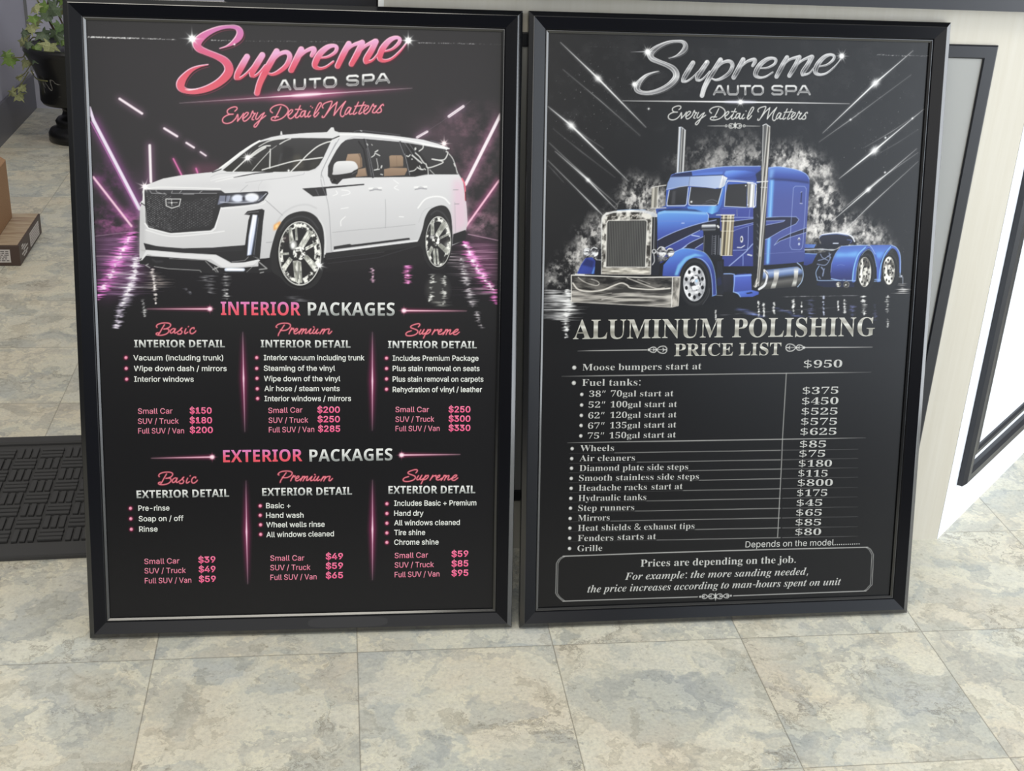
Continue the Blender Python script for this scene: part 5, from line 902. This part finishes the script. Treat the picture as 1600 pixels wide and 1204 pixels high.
    off=lambda p,dx,dy,dw:[(x+dx,y+dy,max(.6,w+dw)) for x,y,w in p]
    SP=[(988+(x-276.3)*.8125,63.1+(y-40.6)*.8,w*.72) for x,y,w in logo.Spx]
    UP=[]
    for p in logo.UP:
        o=[]
        for x,y,w in p:
            X_=1061.2+(x-365.6)*.924; o.append((X_,130+(X_-1065)*(-11.25/207)+(y-(126-.1239*(x-370)))*.886,w*.8))
        UP.append(o)
    for p in [SP]+UP: S('0c0c0e',off(p,.8,1,2.6),sm=1,a=.5,b=1.2)
    S('8a8a8e',off(SP,1.8,2.2,-1.2),sm=1,a=.7); 
    for p in [SP]+UP: S('2a2a2c',off(p,1,1.2,0),sm=1,a=.8)
    for p in [SP]+UP: S('f2f2f4',p,sm=1)
    S(['b0b0b4','66666a','a8a8ac','727276','c8c8ca','707074','a4a4a8'],off(SP,.2,.2,-1.7),sm=1,g=[(1040,63),(1040,149)])
    for p in UP:
        mx=sum(q[0] for q in p)/len(p); yb=130+(mx-1065)*(-11.25/207)
        S(['d8d8da','9a9a9e','b4b4b8','66666a','48484c','acacb0','d0d0d2'],off(p,.2,.2,-1.6),sm=1,g=[(mx,yb-34),(mx,yb+3)])
    S('fafafa',off(SP,-.5,-.5,0)[:0] or [(x-.9,y-.9,max(.4,w*.12)) for x,y,w in SP],sm=1,a=.9)
    for p in UP: S('fafafa',[(x-.3,y-.3,max(.35,w*.12)) for x,y,w in p],sm=1,a=.75)
    X(1010,81,15,'ffffff',6); X(989.4,131.9,11,'ffffff',6); X(1312.5,88,16,'ffffff',6,t=0); X(1101,97,5,'ffffff',6,a=.7); E('ffffff',1010,83,5,4,b=1.8,a=.8); E('ffffff',990.5,132,4,4,b=1.4,a=.7)
    S('d8d8dc',[(984,81.6,.4),(1006,81.3,1.4)],a=.8)
    y0,y1=133,149.2
    logo.autospa(B,[('A',1112,1132.5,y0,y0,y1,y1),('U',1134,1152.5,y0,y0,y1,y1),('T',1153.5,1171.5,y0,y0,y1,y1),('O',1172,1191.5,y0,y0,y1,y1),('S',1203,1221.5,y0,y0,y1,y1),('P',1224.5,1243,y0,y0,y1,y1),('A',1243,1264.5,y0,y0,y1,y1)],3.1,['f4f4f4','d8d8d8','6a6a6c','a8a8aa'],'dcdcdc')
    S('ffffff',[(971,157.6,.6),(1080,158.6,1.6),(1155,159.4,2.6),(1230,160.5,1.6),(1325,162,.5)],b=.3); E('e8e8ff',1155,159.4,26,2.2,b=1.6,a=.8); X(1155,159.4,13,'ffffff',6)
    for p in logo.TAG:
        if len(p)==2 and p[0][0]<486 and p[0][0]>485: continue
        late=min(x for x,y in p)>501
        o=[((1182+(x-503.7)*(77.4/95.3)) if late else (1042.5+(x-348.3)*(216.9/250.7)),186.9+(y-(192.9-(x-348.3)*(16.6/250.7)))*.872) for x,y in p]
        S('121214',[(x+.5,y+.6) for x,y in o],2.2,sm=1,a=.6); S('dadad6',o,1.7,sm=1)
    def curl(cx_,cy_,s_,fl=1,col='d4d4d0',w=1.35):
        for sy in (1,-1):
            B.S(col,[(cx_,cy_),(cx_+fl*3*s_,cy_-sy*2.6*s_),(cx_+fl*7*s_,cy_-sy*3*s_),(cx_+fl*9*s_,cy_-sy*.6*s_),(cx_+fl*6.6*s_,cy_+0),(cx_+fl*5.6*s_,cy_-sy*1.4*s_)],w,sm=1)
    # ornament under the tagline
    S('c4c4c0',[(1104,196.9,.4),(1118,196.6,1),(1130,196.6,1)]); S('c4c4c0',[(1163,196.8,1),(1175,197,.9),(1186,197.2,.4)])
    for fl in (1,-1): curl(1146.8,196.6,1.1,fl); E('c8c8c4',1146.8+fl*14,196.6,2.2,2.2); E('1e1e20',1146.8+fl*14,196.6,.9,.9)
    F('d0d0cc',[(1146.8,190.6),(1149.4,195.5),(1146.8,201.8),(1144.2,195.5)])
    # price list rules
    S('d0d0cc',[(902,547.6,.4),(950,546.6,1.1),(1010,545.8,1.3)]); S('d0d0cc',[(1257,542.2,1.3),(1310,541.8,1.1),(1362,541.6,.4)])
    for x,y,fl in ((1013,545.6,1),(1255,542.3,-1)): curl(x,y,1.3,fl,w=1.5); curl(x+fl*12,y,1.8,fl,w=1.5); E('d8d8d4',x,y,2,2); S('d0d0cc',[(x,y),(x+fl*28,y-.2)],1)
    def rule(p0,p1,w,a=1): 
        n=lambda u:(p0[0]+(p1[0]-p0[0])*u,p0[1]+(p1[1]-p0[1])*u)
        S('b8b8b4',[n(0)+(.3,),n(.12)+(w*.8,),n(.45)+(w,),n(.85)+(w*.8,),n(1)+(.25,)],a=a)
    rule((877,587),(1360,580.6),1.3); rule((886,690.9),(1352,683.4),1.3)
    for yl,ym,yr,xt in ((707.6,704.4,701,960),(723,719.5,715.3,995),(738,733.9,730,1075),(753.4,749.2,744.7,1092),(769,764.9,760.4,1067),(784,780.1,775.4,1010),(799.5,795.6,791.1,992),(814.5,810.6,806.3,954),(830,826.1,822,1086),(845.6,841.6,837,1026)):
        f=lambda x:yl+(ym-yl)*(x-889)/(1110-889) if x<1110 else ym+(yr-ym)*(x-1110)/(1340-1110)
        S('8a8a88',[(889,f(889),.35),(xt,f(xt),.6)],a=.5); S('a4a4a0',[(xt,f(xt),.8),(1219,f(1219),1)]); S('8c8c8a',[(1222,f(1222),.8),(1285,f(1285),.6),(1340,f(1340),.25)],a=.8)
    S('b4b4b0',[(1227.6,582),(1222,684),(1220.6,720),(1214.7,838.4)],1.2)
    # bottom panel
    S('c0c0bc',[(879.5,868.4),(960,865.6),(1000,864),(1110,860.5),(1200,858),(1355.6,854.4)],1.6); S('c0c0bc',[(879.5,938.8),(1000,934.8),(1090,932)],1.4); S('c0c0bc',[(1146,930.4),(1250,926.6),(1353.3,922.8)],1.4)
    for w,d in ((.9,0),(.8,2.6)):
        S('c0c0bc',[(880+d,868.4+d*.2),(875+d,871.5),(872+d,874.5),(869.2+d,880),(868.3+d,926.5),(871+d,931),(874+d,934),(879.5+d,938.6-d*.2)],w); S('c0c0bc',[(1355.4-d,854.6),(1360-d,857.5),(1362-d,861),(1364.6-d,866),(1362.6-d,913),(1359-d,916.5),(1357-d,919.5),(1352.5-d,922.8)],w)
    for fl in (1,-1): curl(1118,931.2,1.2,fl); curl(1118+fl*12,931.1-fl*.4,1,fl); E('c0c0bc',1118+fl*24,931-fl*.8,1.6,1.6)
    F('c8c8c4',[(1118,925),(1120,931),(1118,938.5),(1116,931)])
    BUL=[(896.7,573.5),(896.1,597.5),(908.5,615.4),(908.3,632),(907.9,648.2),(907.5,664),(907.1,680.2),(893.6,700.1),(893,715.7),(892.7,730.8),(892.3,746.7),(892.1,762.2),(891.6,777.9),(891.2,793.3),(890.7,809.3),(890.3,824.5),(890,840.2),(889.8,856.4)]
    for i,(x,y) in enumerate(BUL): 
        r_=3.2 if i<2 else 2.7; E('0c0c0e',x,y,r_+1.2,r_+1.2,b=.8,a=.5); E('c8c8c4',x,y,r_,r_); E('f0f0ec',x-.5,y-.6,1.2,1.2,b=.5)
    return B

# font, string, (x0,y0) , (x1,y1) baseline ends in photo px, cap height px, style, embolden
TA=[]
def a(f,s,x0,y0,x1,y1,h,st,e=0): TA.append((f,s,(x0,y0),(x1,y1),h,st,e))
a('head','INTERIOR',345.7,491.4,469.8,492,20.8,'head_pink',0);a('head','PACKAGES',481.2,492,616.6,492.5,20.4,'head_steel',0)
a('head','EXTERIOR',349,721.4,472.6,719.6,18.9,'head_pink',0);a('head','PACKAGES',483.7,720.4,613.2,718.3,18.8,'head_steel',0)
for x0,y0,x1,y1,h in ((210.5,541.8,351.9,541.8,11.5),(407.7,541.8,547.8,542.4,11.5),(606,543.1,744.7,543.5,11.3)): a('head','INTERIOR DETAIL',x0,y0,x1,y1,h,'head_steel',2)
for x0,y0,x1,y1,h in ((213.9,777.5,358.3,775.2,12),(409.8,773.9,550.1,771.9,12),(606.8,770.6,742.5,769.8,12)): a('head','EXTERIOR DETAIL',x0,y0,x1,y1,h,'head_steel',2)
L=[('Vacuum (including trunk)',209,562,349.3,562),('Wipe down dash / mirrors',209.9,578.8,354.6,578.8),('Interior windows',210.3,595.4,303.2,595.4),
('Interior vacuum including trunk',412.4,561.8,569.4,562),('Steaming of the vinyl',412.4,578.4,523.7,578.4),('Wipe down of the vinyl',412.8,594.6,531.8,594.6),('Air hose / steam vents',413.3,610.1,530.8,610.1),('Interior windows / mirrors',413.5,625.8,548.6,625.6),
('Includes Premium Package',613.4,562.7,747.3,562.7),('Plus stain removal on seats',613.4,578.8,749,578.8),('Plus stain removal on carpets',613.4,595.4,755,595.4),('Rehydration of vinyl / leather',613.4,611.6,752.8,611.6),
('Pre-rinse',216.5,797.1,265.1,796.6),('Soap on / off',217,813.6,287,812.8),('Rinse',217.7,829.8,246.6,829.5),
('Basic +',415.9,793.2,454,793),('Hand wash',415.9,808.2,474.4,807.9),('Wheel wells rinse',416.2,823.1,507.4,822.1),('All windows cleaned',416.2,838.5,521.8,837),
('Includes Basic + Premium',615.8,789.4,744.1,788.6),('Hand dry',615.8,805.1,661.6,804.8),('All windows cleaned',615.8,820,718.3,819.3),('Tire shine',615.8,835.2,664.2,835),('Chrome shine',615.8,850.4,685.3,849.9)]
for s,x0,y0,x1,y1 in L: a('sans',s,x0,y0,x1,y1,8.1,'white',6)
P=[('Small Car',216.1,645.6,270,645.2),('SUV / Truck',216.1,661.3,279.8,660.9),('Full SUV / Van',216.5,676.4,288.1,676),
('Small Car',419.4,644.5,472.7,643.5),('SUV / Truck',419.9,659.8,481.7,659.2),('Full SUV / Van',420.3,674.7,491.2,673.8),
('Small Car',617.7,643,670,642.9),('SUV / Truck',617.7,658.3,678.4,657.9),('Full SUV / Van',617.9,672.8,686.7,672.4),
('Small Car',225.7,880.5,280.5,879.5),('SUV / Truck',226,895.2,290.6,894.4),('Full SUV / Van',226.5,910.7,299.1,909.6),
('Small Car',422.4,875.4,475.5,874.9),('SUV / Truck',422.4,890.3,485.2,889.5),('Full SUV / Van',422.6,905.7,494.8,904.2),
('Small Car',616.6,871.3,668.6,870.3),('SUV / Truck',616.6,886.2,677.9,885.2),('Full SUV / Van',616.6,901.2,686.6,899.9)]
for s,x0,y0,x1,y1 in P: a('sans',s,x0,y0,x1,y1,8.3,'pink_item',3)
Q=[('$150',296.6,645,331.2,645),('$180',296.6,660.2,331.7,660.2),('$200',296.8,675.3,333,675.3),('$200',495.7,643.7,531.2,643.7),('$250',496.1,658.5,531.2,658.5),('$285',496.8,673.4,531.6,673.4),('$250',700.5,643.2,734.8,643.2),('$300',700.5,657.7,734.8,657.7),('$330',700.5,672.1,734.8,672.1),
('$39',309.9,878.5,336.9,877.7),('$49',310.4,893.1,336.9,892.9),('$59',310.7,908.6,337.4,908.1),('$49',508.9,873.1,536,872.6),('$59',508.9,888,536,887.5),('$65',508.9,902.9,536,902.4),('$59',705.2,869.2,731.7,868.7),('$85',705.2,884.4,731.7,883.9),('$95',705.2,899.1,731.7,898.6)]
for s,x0,y0,x1,y1 in Q: a('sans',s,x0,y0,x1,y1,9.2,'pink_price',14)
TB=[]
def b(f,s,x0,y0,x1,y1,h,st,e=0): TB.append((f,s,(x0,y0),(x1,y1),h,st,e))
b('serif','ALUMINUM',894.6,529,1128.3,526.1,29.6,'steel',0);b('serif','POLISHING',1142.9,526.1,1364.7,524,29.2,'steel',0)
b('serif','PRICE LIST',1052.3,555.6,1218.9,553.7,19.2,'steel',0)
I=[('Moose bumpers start at',909.2,578,1095,576.1,10.2),('Fuel tanks:',908.7,602.1,999.9,601.3,10.6),
('38\u201d',919.8,619.1,945.5,618.9,9.3),('70gal start at',953.6,618.7,1051.4,618.1,9.3),('52\u201d',918.9,636.1,944.9,635.9,9.3),('100gal start at',953.2,635.7,1057,634.9,9.3),('62\u201d',918.5,653,943.8,652.6,9.3),('120gal start at',952.8,652.3,1056.4,651.1,9.3),('67\u201d',918.1,669,943.8,668.6,9.3),('135gal start at',952.4,668.3,1056,666.9,9.3),('75\u201d',917.7,684.5,943.2,684.3,9.3),('150gal start at',951.7,684.1,1055.4,682.5,9.3),
('Wheels',906,704.1,958.8,703.6,9.5),('Air cleaners',905,719.8,991.6,718.8,9.5),('Diamond plate side steps',904.8,735.3,1074.6,732.8,9.4),('Smooth stainless side steps',904.2,750.7,1091.4,747.8,9.4),('Headache racks',903.7,766.2,1010.2,764.4,9.4),('start at',1017.4,764.2,1066.1,763.3,9.4),('Hydraulic tanks',903.3,782.1,1009.3,780.3,9.4),('Step runners',903,797.6,990.5,796.3,9.4),('Mirrors',902.8,813.1,952.2,812.2,9.4),('Heat shields & exhaust tips',902.6,828.8,1084.7,825.4,9.4),('Fenders',902.4,844.7,958,843.8,9.4),('starts at',964.7,842.9,1024.8,841.6,9.4),('Grille',901.9,860.6,940.7,859.9,9.4)]
for s,x0,y0,x1,y1,h in I: b('serif',s,x0,y0,x1,y1,h,'silver',-4)
R=[('$950',1254.6,573.9,1314.4,573,11.4),('$375',1252.9,615,1308.6,614.1,10.6),('$450',1251.9,631.4,1308.6,630.5,10.6),('$525',1251.3,647.4,1307.4,646.7,10.4),('$575',1250.5,663.1,1306.5,662.7,10.4),('$625',1249.6,678.9,1305.7,678.3,10.4),('$85',1248.8,698.4,1289.5,698,10.2),('$75',1248,713.2,1288.3,712.8,10.2),('$180',1247.2,728.5,1298.8,728.1,10),('$115',1246.4,744,1292.1,743.8,10),('$800',1245.5,758.8,1300.2,758.1,10),('$175',1244.6,774.5,1291.7,774,10),('$45',1244.1,790,1284,789.3,9.8),('$65',1243.2,805.2,1283.1,804.8,9.8),('$85',1242.3,820.5,1282.2,820,9.8),('$80',1241.9,835.5,1282.2,835,9.8)]
for s,x0,y0,x1,y1,h in R: b('serif',s,x0,y0,x1,y1,h,'silver',-3)
b('sans','Depends on the model',1164.3,854.6,1302.4,851.2,9.4,'silver',2);b('sans','............',1303.5,851.1,1342.8,849.7,9.4,'silver',2)
b('serif','Prices are depending on the job.',1000.6,884.8,1243,878.6,11,'silver',-2)
b('italic','For example: the more sanding needed,',975.9,905.5,1262.5,897.2,11,'silver',-2)
b('italic','the price increases according to man-hours spent on unit',917.6,925.2,1313.6,913.3,11,'silver',-2)

# ------------------------------------------------------------------ letter outlines from the fonts that come with Blender
def shifted(ch, u, l, d):
    if 'A' <= ch <= 'Z': return chr(u + ord(ch) - 65)
    if 'a' <= ch <= 'z': return chr(l + ord(ch) - 97)
    if ch.isdigit() and d: return chr(d + int(ch))
    return ch
FACE = {'sans': ('Inter.woff2', None), 'serif': ('NotoSansMath-Regular.woff2', (0x1d400, 0x1d41a, 0x1d7ce)), 'italic': ('NotoSansMath-Regular.woff2', (0x1d468, 0x1d482, 0)), 'head': ('NotoSansMath-Regular.woff2', (0x1d5d4, 0x1d5ee, 0x1d7ec))}
def letters():
    import os
    cu = bpy.data.curves.new('letter', 'FONT'); ob = bpy.data.objects.new('letter', cu); scene.collection.objects.link(ob); res = {}; base = bpy.utils.system_resource('DATAFILES', path='fonts')
    def splines(body):
        cu.body = body; bpy.context.view_layer.update(); cv = ob.to_curve(bpy.context.evaluated_depsgraph_get()); o = []
        for s in cv.splines:
            B = s.bezier_points; pts = []
            for i in range(len(B)):
                a, b = B[i], B[(i + 1) % len(B)]; p0, p1, p2, p3 = a.co, a.handle_right, b.handle_left, b.co; L = (p3 - p0).length + 1e-9
                dev = max((p1 - p0).cross(p3 - p0).length, (p2 - p0).cross(p3 - p0).length) / L
                k = 1 if dev < .004 else (2 if dev < .02 else (3 if dev < .06 else 4))
                for j in range(k):
                    t = j / k; q = p0 * (1 - t) ** 3 + p1 * 3 * t * (1 - t) ** 2 + p2 * 3 * t * t * (1 - t) + p3 * t ** 3; pts.append((round(q.x * 700, 1), round(q.y * 700, 1)))
            d = [p for i, p in enumerate(pts) if p != pts[i - 1]]
            if len(d) > 2: o.append(d)
        ob.to_curve_clear(); return o
    left = lambda S: min(p[0] for s in S for p in s)
    for k, (fn, sh) in FACE.items():
        try: cu.font = bpy.data.fonts.load(os.path.join(base, fn))
        except Exception: sh = None
        f = (lambda c: shifted(c, *sh)) if sh else (lambda c: c)
        Hs = splines(f('H')); h0 = left(Hs); T = {}
        for ch in sorted({c for l in TA + TB if l[0] == k for c in l[1]} | ({chr(0x201d)} if k == 'sans' else set())):
            S = [] if ch == ' ' else splines(f(ch)); both = splines(f(ch) + f('H')); T[ch] = (left(both[len(S):]) - h0, S)
        res[k] = T; Q = chr(0x201d)
        if Q in T and k != 'sans': T[Q] = (330, [[(x * .95, y * .95) for x, y in c] for c in res['sans'][Q][1]])
        ys = [p[1] for s in Hs for p in s]; CAP[k] = max(ys)
    bpy.data.objects.remove(ob); bpy.data.curves.remove(cu); return res
CAP = {}; FONTS = letters()
GAIN = .92                 # paper and ink against the printed tone
def to_lin(a):
    return np.where(a <= .04045, a / 12.92, ((a + .055) / 1.055) ** 2.4)
SHEET_W, SHEET_H = 0.5899, 0.8865
POSTER = {'A': (-0.3059, 1.6927, 0.13168, 0.25449), 'B': (0.3510, 1.7839, 0.15136, 0.24662)}   # x, y of the sheet's lower edge, yaw, lean
PITCH_MM = .85; MARGIN = 4
M_frame = mat('black_satin_frame', lin(12, 13, 18), .22, spec=.2)
def ink_base(name, rough=.26, spec=.30):
    m = mat(name, rough=rough, spec=spec); return m
def sheet_material():
    m = ink_base('printed_sheet'); n, l, b = nodes(m); a = n.new('ShaderNodeAttribute'); a.attribute_name = 'ink'; l.new(a.outputs['Color'], b.inputs['Base Color']); return m
M_sheet = sheet_material()
def ink_material(name, stops):
    m = ink_base(name)
    n, l, b = nodes(m); a = n.new('ShaderNodeAttribute'); a.attribute_name = 'rise'; r = n.new('ShaderNodeValToRGB'); e = r.color_ramp.elements
    while len(e) < len(stops): e.new(.5)
    for q, (p, c) in zip(e, stops): q.position = p; q.color = (*[v * GAIN for v in lin(*c)], 1)
    l.new(a.outputs['Fac'], r.inputs[0]); l.new(r.outputs[0], b.inputs['Base Color']); return m
INK = {'white': ink_material('white_ink', ((0, (222, 226, 220)), (1, (232, 234, 230)))),
       'pink_item': ink_material('pink_ink', ((0, (226, 122, 150)), (1, (230, 150, 170)))),
       'pink_price': ink_material('bright_pink_ink', ((0, (236, 98, 142)), (1, (240, 122, 160)))),
       'head_pink': ink_material('pink_heading_ink', ((0, (222, 84, 96)), (.35, (228, 92, 112)), (.6, (224, 106, 150)), (1, (214, 132, 190)))),
       'head_steel': ink_material('steel_heading_ink', ((0, (138, 142, 140)), (.3, (170, 174, 172)), (.55, (214, 216, 214)), (1, (224, 226, 224)))),
       'steel': ink_material('brushed_steel_ink', ((0, (182, 182, 173)), (.14, (156, 154, 145)), (.34, (132, 130, 121)), (.5, (171, 169, 160)), (.62, (212, 212, 205)), (.76, (153, 151, 143)), (.9, (177, 175, 167)), (1, (192, 190, 182)))),
       'silver': ink_material('silver_ink', ((0, (173, 174, 171)), (1, (184, 184, 181))))}
def grow(c, e, out):
    P = np.array(c, float).reshape(-1, 2)
    if not e: return P
    d = np.roll(P, -1, 0) - P; L = np.hypot(d[:, 0], d[:, 1])[:, None] + 1e-9; t = d / L; nn = np.stack([t[:, 1], -t[:, 0]], 1) * out
    m = nn + np.roll(nn, 1, 0); k = (m * m).sum(1)[:, None]; return P + m * e * 2 / np.maximum(k, .9)
def area2(P): x, y = P[:, 0], P[:, 1]; return float((x * np.roll(y, -1) - y * np.roll(x, -1)).sum())
def inside(p, P):
    r = False
    for (x0, y0), (x1, y1) in zip(P, np.roll(P, -1, 0)):
        if (y0 > p[1]) != (y1 > p[1]) and p[0] < (x1 - x0) * (p[1] - y0) / (y1 - y0) + x0: r = not r
    return r
GL = {}
def glyph(f, ch, e):
    """triangles of one letter: (vertices, triangles)"""
    k = (f, ch, e)
    if k in GL: return GL[k]
    cs = [np.array(c, float) for c in FONTS[f][ch][1]]; V = []; T = []
    if cs:
        big = max(cs, key=lambda c: abs(area2(c))); sg = 1 if area2(big) > 0 else -1
        outs = [c for c in cs if area2(c) * sg > 0]; holes = [c for c in cs if area2(c) * sg < 0]
        for o_ in outs:
            hs = [h for h in holes if inside(h[0], o_)]; loops = [grow(o_, e, sg)] + [grow(h, e, sg) for h in hs]
            v = np.vstack(loops); t = tessellate_polygon([[Vector((x, y, 0)) for x, y in q] for q in loops]); n0 = len(V); V += v.tolist(); T += [[i + n0 for i in q] for q in t]
    GL[k] = (V, T); return GL[k]
def lettering(name, lines, style, parent, lift):
    V = []; T = []; S = []
    for f, s, x0, y0, x1, y1, cap, st, e in lines:
        if st != style: continue
        F = FONTS[f]; k = cap / CAP[f]; pen = 0; pl = []
        for ch in s: pl.append((ch, pen)); pen += F[ch][0]
        xs = [p + v[0] for ch, p in pl for v in glyph(f, ch, e)[0]]; a, b_ = min(xs), max(xs)
        sx = math.hypot(x1 - x0, y1 - y0) / (b_ - a); ux, uy = (x1 - x0), (y1 - y0); L = math.hypot(ux, uy); ux /= L; uy /= L
        for ch, p in pl:
            v, t = glyph(f, ch, e); n0 = len(V)
            for x, y in v:
                X = (p + x - a) * sx; Y = y * k
                V.append(((x0 + X * ux + Y * uy) / 1000, -lift, SHEET_H - (y0 + X * uy - Y * ux) / 1000)); S.append(y / CAP[f])
            for q in t:
                A, B_, C_ = (V[n0 + i] for i in q)
                if (B_[0] - A[0]) * (C_[2] - A[2]) - (B_[2] - A[2]) * (C_[0] - A[0]) < 0: q = q[::-1]
                T.append([i + n0 for i in q])
    me = bpy.data.meshes.new(name); me.from_pydata(V, [], T); at = me.attributes.new('rise', 'FLOAT', 'POINT'); at.data.foreach_set('value', S); me.update()
    return obj(name, me, INK[style], parent)
def printed_sheet(which, parent):
    W, H = SHEET_W * 1000, SHEET_H * 1000
    S = Sheet(W, H, 3, '1e1e20'); S.run(ART[which])
    a = np.clip(S.a, 0, 1); g = a.mean(2, keepdims=True); a = np.clip(g + (a - g) * {'A': .93, 'B': .76}[which], 0, 1); a = np.stack([gauss(a[..., i], .8) for i in range(3)], -1)
    nx, ny = int(W / PITCH_MM) + 1, int(H / PITCH_MM) + 1
    gx = np.r_[-MARGIN, np.linspace(0, W, nx), W + MARGIN]; gy = np.r_[-MARGIN, np.linspace(0, H, ny), H + MARGIN]
    fx = np.clip(gx * S.S - .5, 0, S.w - 1.001); fy = np.clip(gy * S.S - .5, 0, S.h - 1.001); xi = fx.astype(int); yi = fy.astype(int); tx = (fx - xi)[None, :, None]; ty = (fy - yi)[:, None, None]
    c = (a[yi][:, xi] * (1 - tx) + a[yi][:, xi + 1] * tx) * (1 - ty) + (a[yi + 1][:, xi] * (1 - tx) + a[yi + 1][:, xi + 1] * tx) * ty
    col = np.ones((len(gy), len(gx), 4), np.float32); col[..., :3] = np.maximum(to_lin(c) - .0065, .0016) * GAIN * {'A': 1, 'B': .84}[which]
    co = np.zeros((len(gy), len(gx), 3), np.float32); co[..., 0] = gx[None] / 1000; co[..., 2] = SHEET_H - gy[:, None] / 1000
    n, m = len(gx), len(gy); i = np.arange(m - 1)[:, None] * n + np.arange(n - 1)[None]; q = np.stack([i + n, i + n + 1, i + 1, i], -1).reshape(-1, 4).astype(np.int32)
    me = bpy.data.meshes.new('print'); me.vertices.add(n * m); me.vertices.foreach_set('co', co.ravel()); me.loops.add(q.size); me.loops.foreach_set('vertex_index', q.ravel())
    me.polygons.add(len(q)); me.polygons.foreach_set('loop_start', np.arange(len(q), dtype=np.int32) * 4)
    at = me.color_attributes.new('ink', 'FLOAT_COLOR', 'POINT'); at.data.foreach_set('color', col.ravel()); me.update(calc_edges=True); me.validate()
    return obj('print', me, M_sheet, parent)
_a, _logo = picture_A(); ART = {'A': _a.ops, 'B': picture_B(_logo).ops}
def blocks(which, T):
    D = {}
    for f, s, p, q, h, st, e in T:
        c = (p[0] + q[0]) / 2; column = 0 if c < 390 else (1 if c < 590 else 2); half = p[1] > 690
        if which == 'A': key = ({'white': 'package_list', 'pink_item': 'size_list', 'pink_price': 'price_column', 'head_pink': 'pink_heading', 'head_steel': 'detail_heading' if s.endswith('DETAIL') else 'steel_heading'}[st], st, 0 if h > 15 else column, half)
        elif st == 'steel': key = ('title_lettering', st, s)
        elif p[1] > 865: key = ('footnote', st)
        elif s[0] in 'D.' and c > 1150: key = ('model_note', st)
        else: key = ('price_column' if s[0] == '$' else 'item_list', st, p[1] > 590)
        a, b = tomm(which, p), tomm(which, q); m = ((p[0] + q[0]) / 2, (p[1] + q[1]) / 2); up = tomm(which, m)[1] - tomm(which, (m[0], m[1] - h))[1]
        D.setdefault(key, []).append((f, s, *a, *b, up, st, e))
    return D
BLOCKS = {'A': blocks('A', TA), 'B': blocks('B', TB)}
def poster(which, label):
    x, y, yaw, lean = POSTER[which]; lean -= .008
    o = empty('framed_poster', (x, y, .033), 0, label, 'poster'); o.rotation_euler = (-lean, 0, yaw); o.rotation_mode = 'XYZ'
    ox = Matrix.Translation((-SHEET_W / 2, 0, 0))
    # rails: outer chamfer, sloping face, stepped inner lip
    pr = [(.0308, -.005), (.0308, .0056), (.0302, .0064), (.0238, .0101), (.0230, .0103), (.0218, .0100), (.0062, .0056), (.0052, .0046), (.0048, .0040), (.0018, .0036), (.0008, .0028), (.0006, -.005)]
    bm = bmesh.new(); ring(bm, SHEET_W, SHEET_H, pr[4:8] + [(.0050, -.005), (.0300, -.005)]); obj('frame', bm, M_frame, o, ox)
    bm = bmesh.new(); ring(bm, SHEET_W, SHEET_H, pr[:5] + [(.0238, .0090), (.0298, .0050), (.0301, -.005)]); obj('outer_edge', bm, M_lip, o, ox)
    bm = bmesh.new(); ring(bm, SHEET_W, SHEET_H, [(.0052, .0040), (.0044, .0046), (.0036, .0046), (.0006, .0028), (.0005, .0004), (.0052, .0004)]); obj('inner_lip', bm, M_lip, o, ox)
    bm = bmesh.new(); box(bm, -.0045, SHEET_W + .0045, .0012, .005, -.0045, SHEET_H + .0045); obj('backing_board', bm, mat('backing_board', lin(60, 52, 44), .8), o, ox)
    p = printed_sheet(which, o); p.matrix_local = ox
    T = BLOCKS[which]
    for (nm, st, *_), lines in T.items(): lettering(nm, lines, st, p, .0003)
    if which == 'A':
        bm = bmesh.new(); n = 24; w, h = .062, .0075; P = [(.362 + w * math.copysign(abs(math.cos(t)) ** .45, math.cos(t)), -.0145 + h * math.copysign(abs(math.sin(t)) ** .6, math.sin(t))) for t in [2 * math.pi * k / n for k in range(n)]]
        vs = [bm.verts.new((x, -(.0078 + (-z - .0062) * .275 + .0001 - .0021), z)) for x, z in P]; bm.faces.new(vs); obj('clear_sticker', bm, mat('clear_sticker_film', lin(13, 14, 19), .18, spec=.24), o, ox)
    return o
M_lip = mat('black_gloss_lip', lin(16, 17, 20), .16, spec=1.0)
poster('A', 'black framed poster with a white car and pink interior and exterior package prices')
poster('B', 'black framed poster with a blue truck and an aluminum polishing price list')
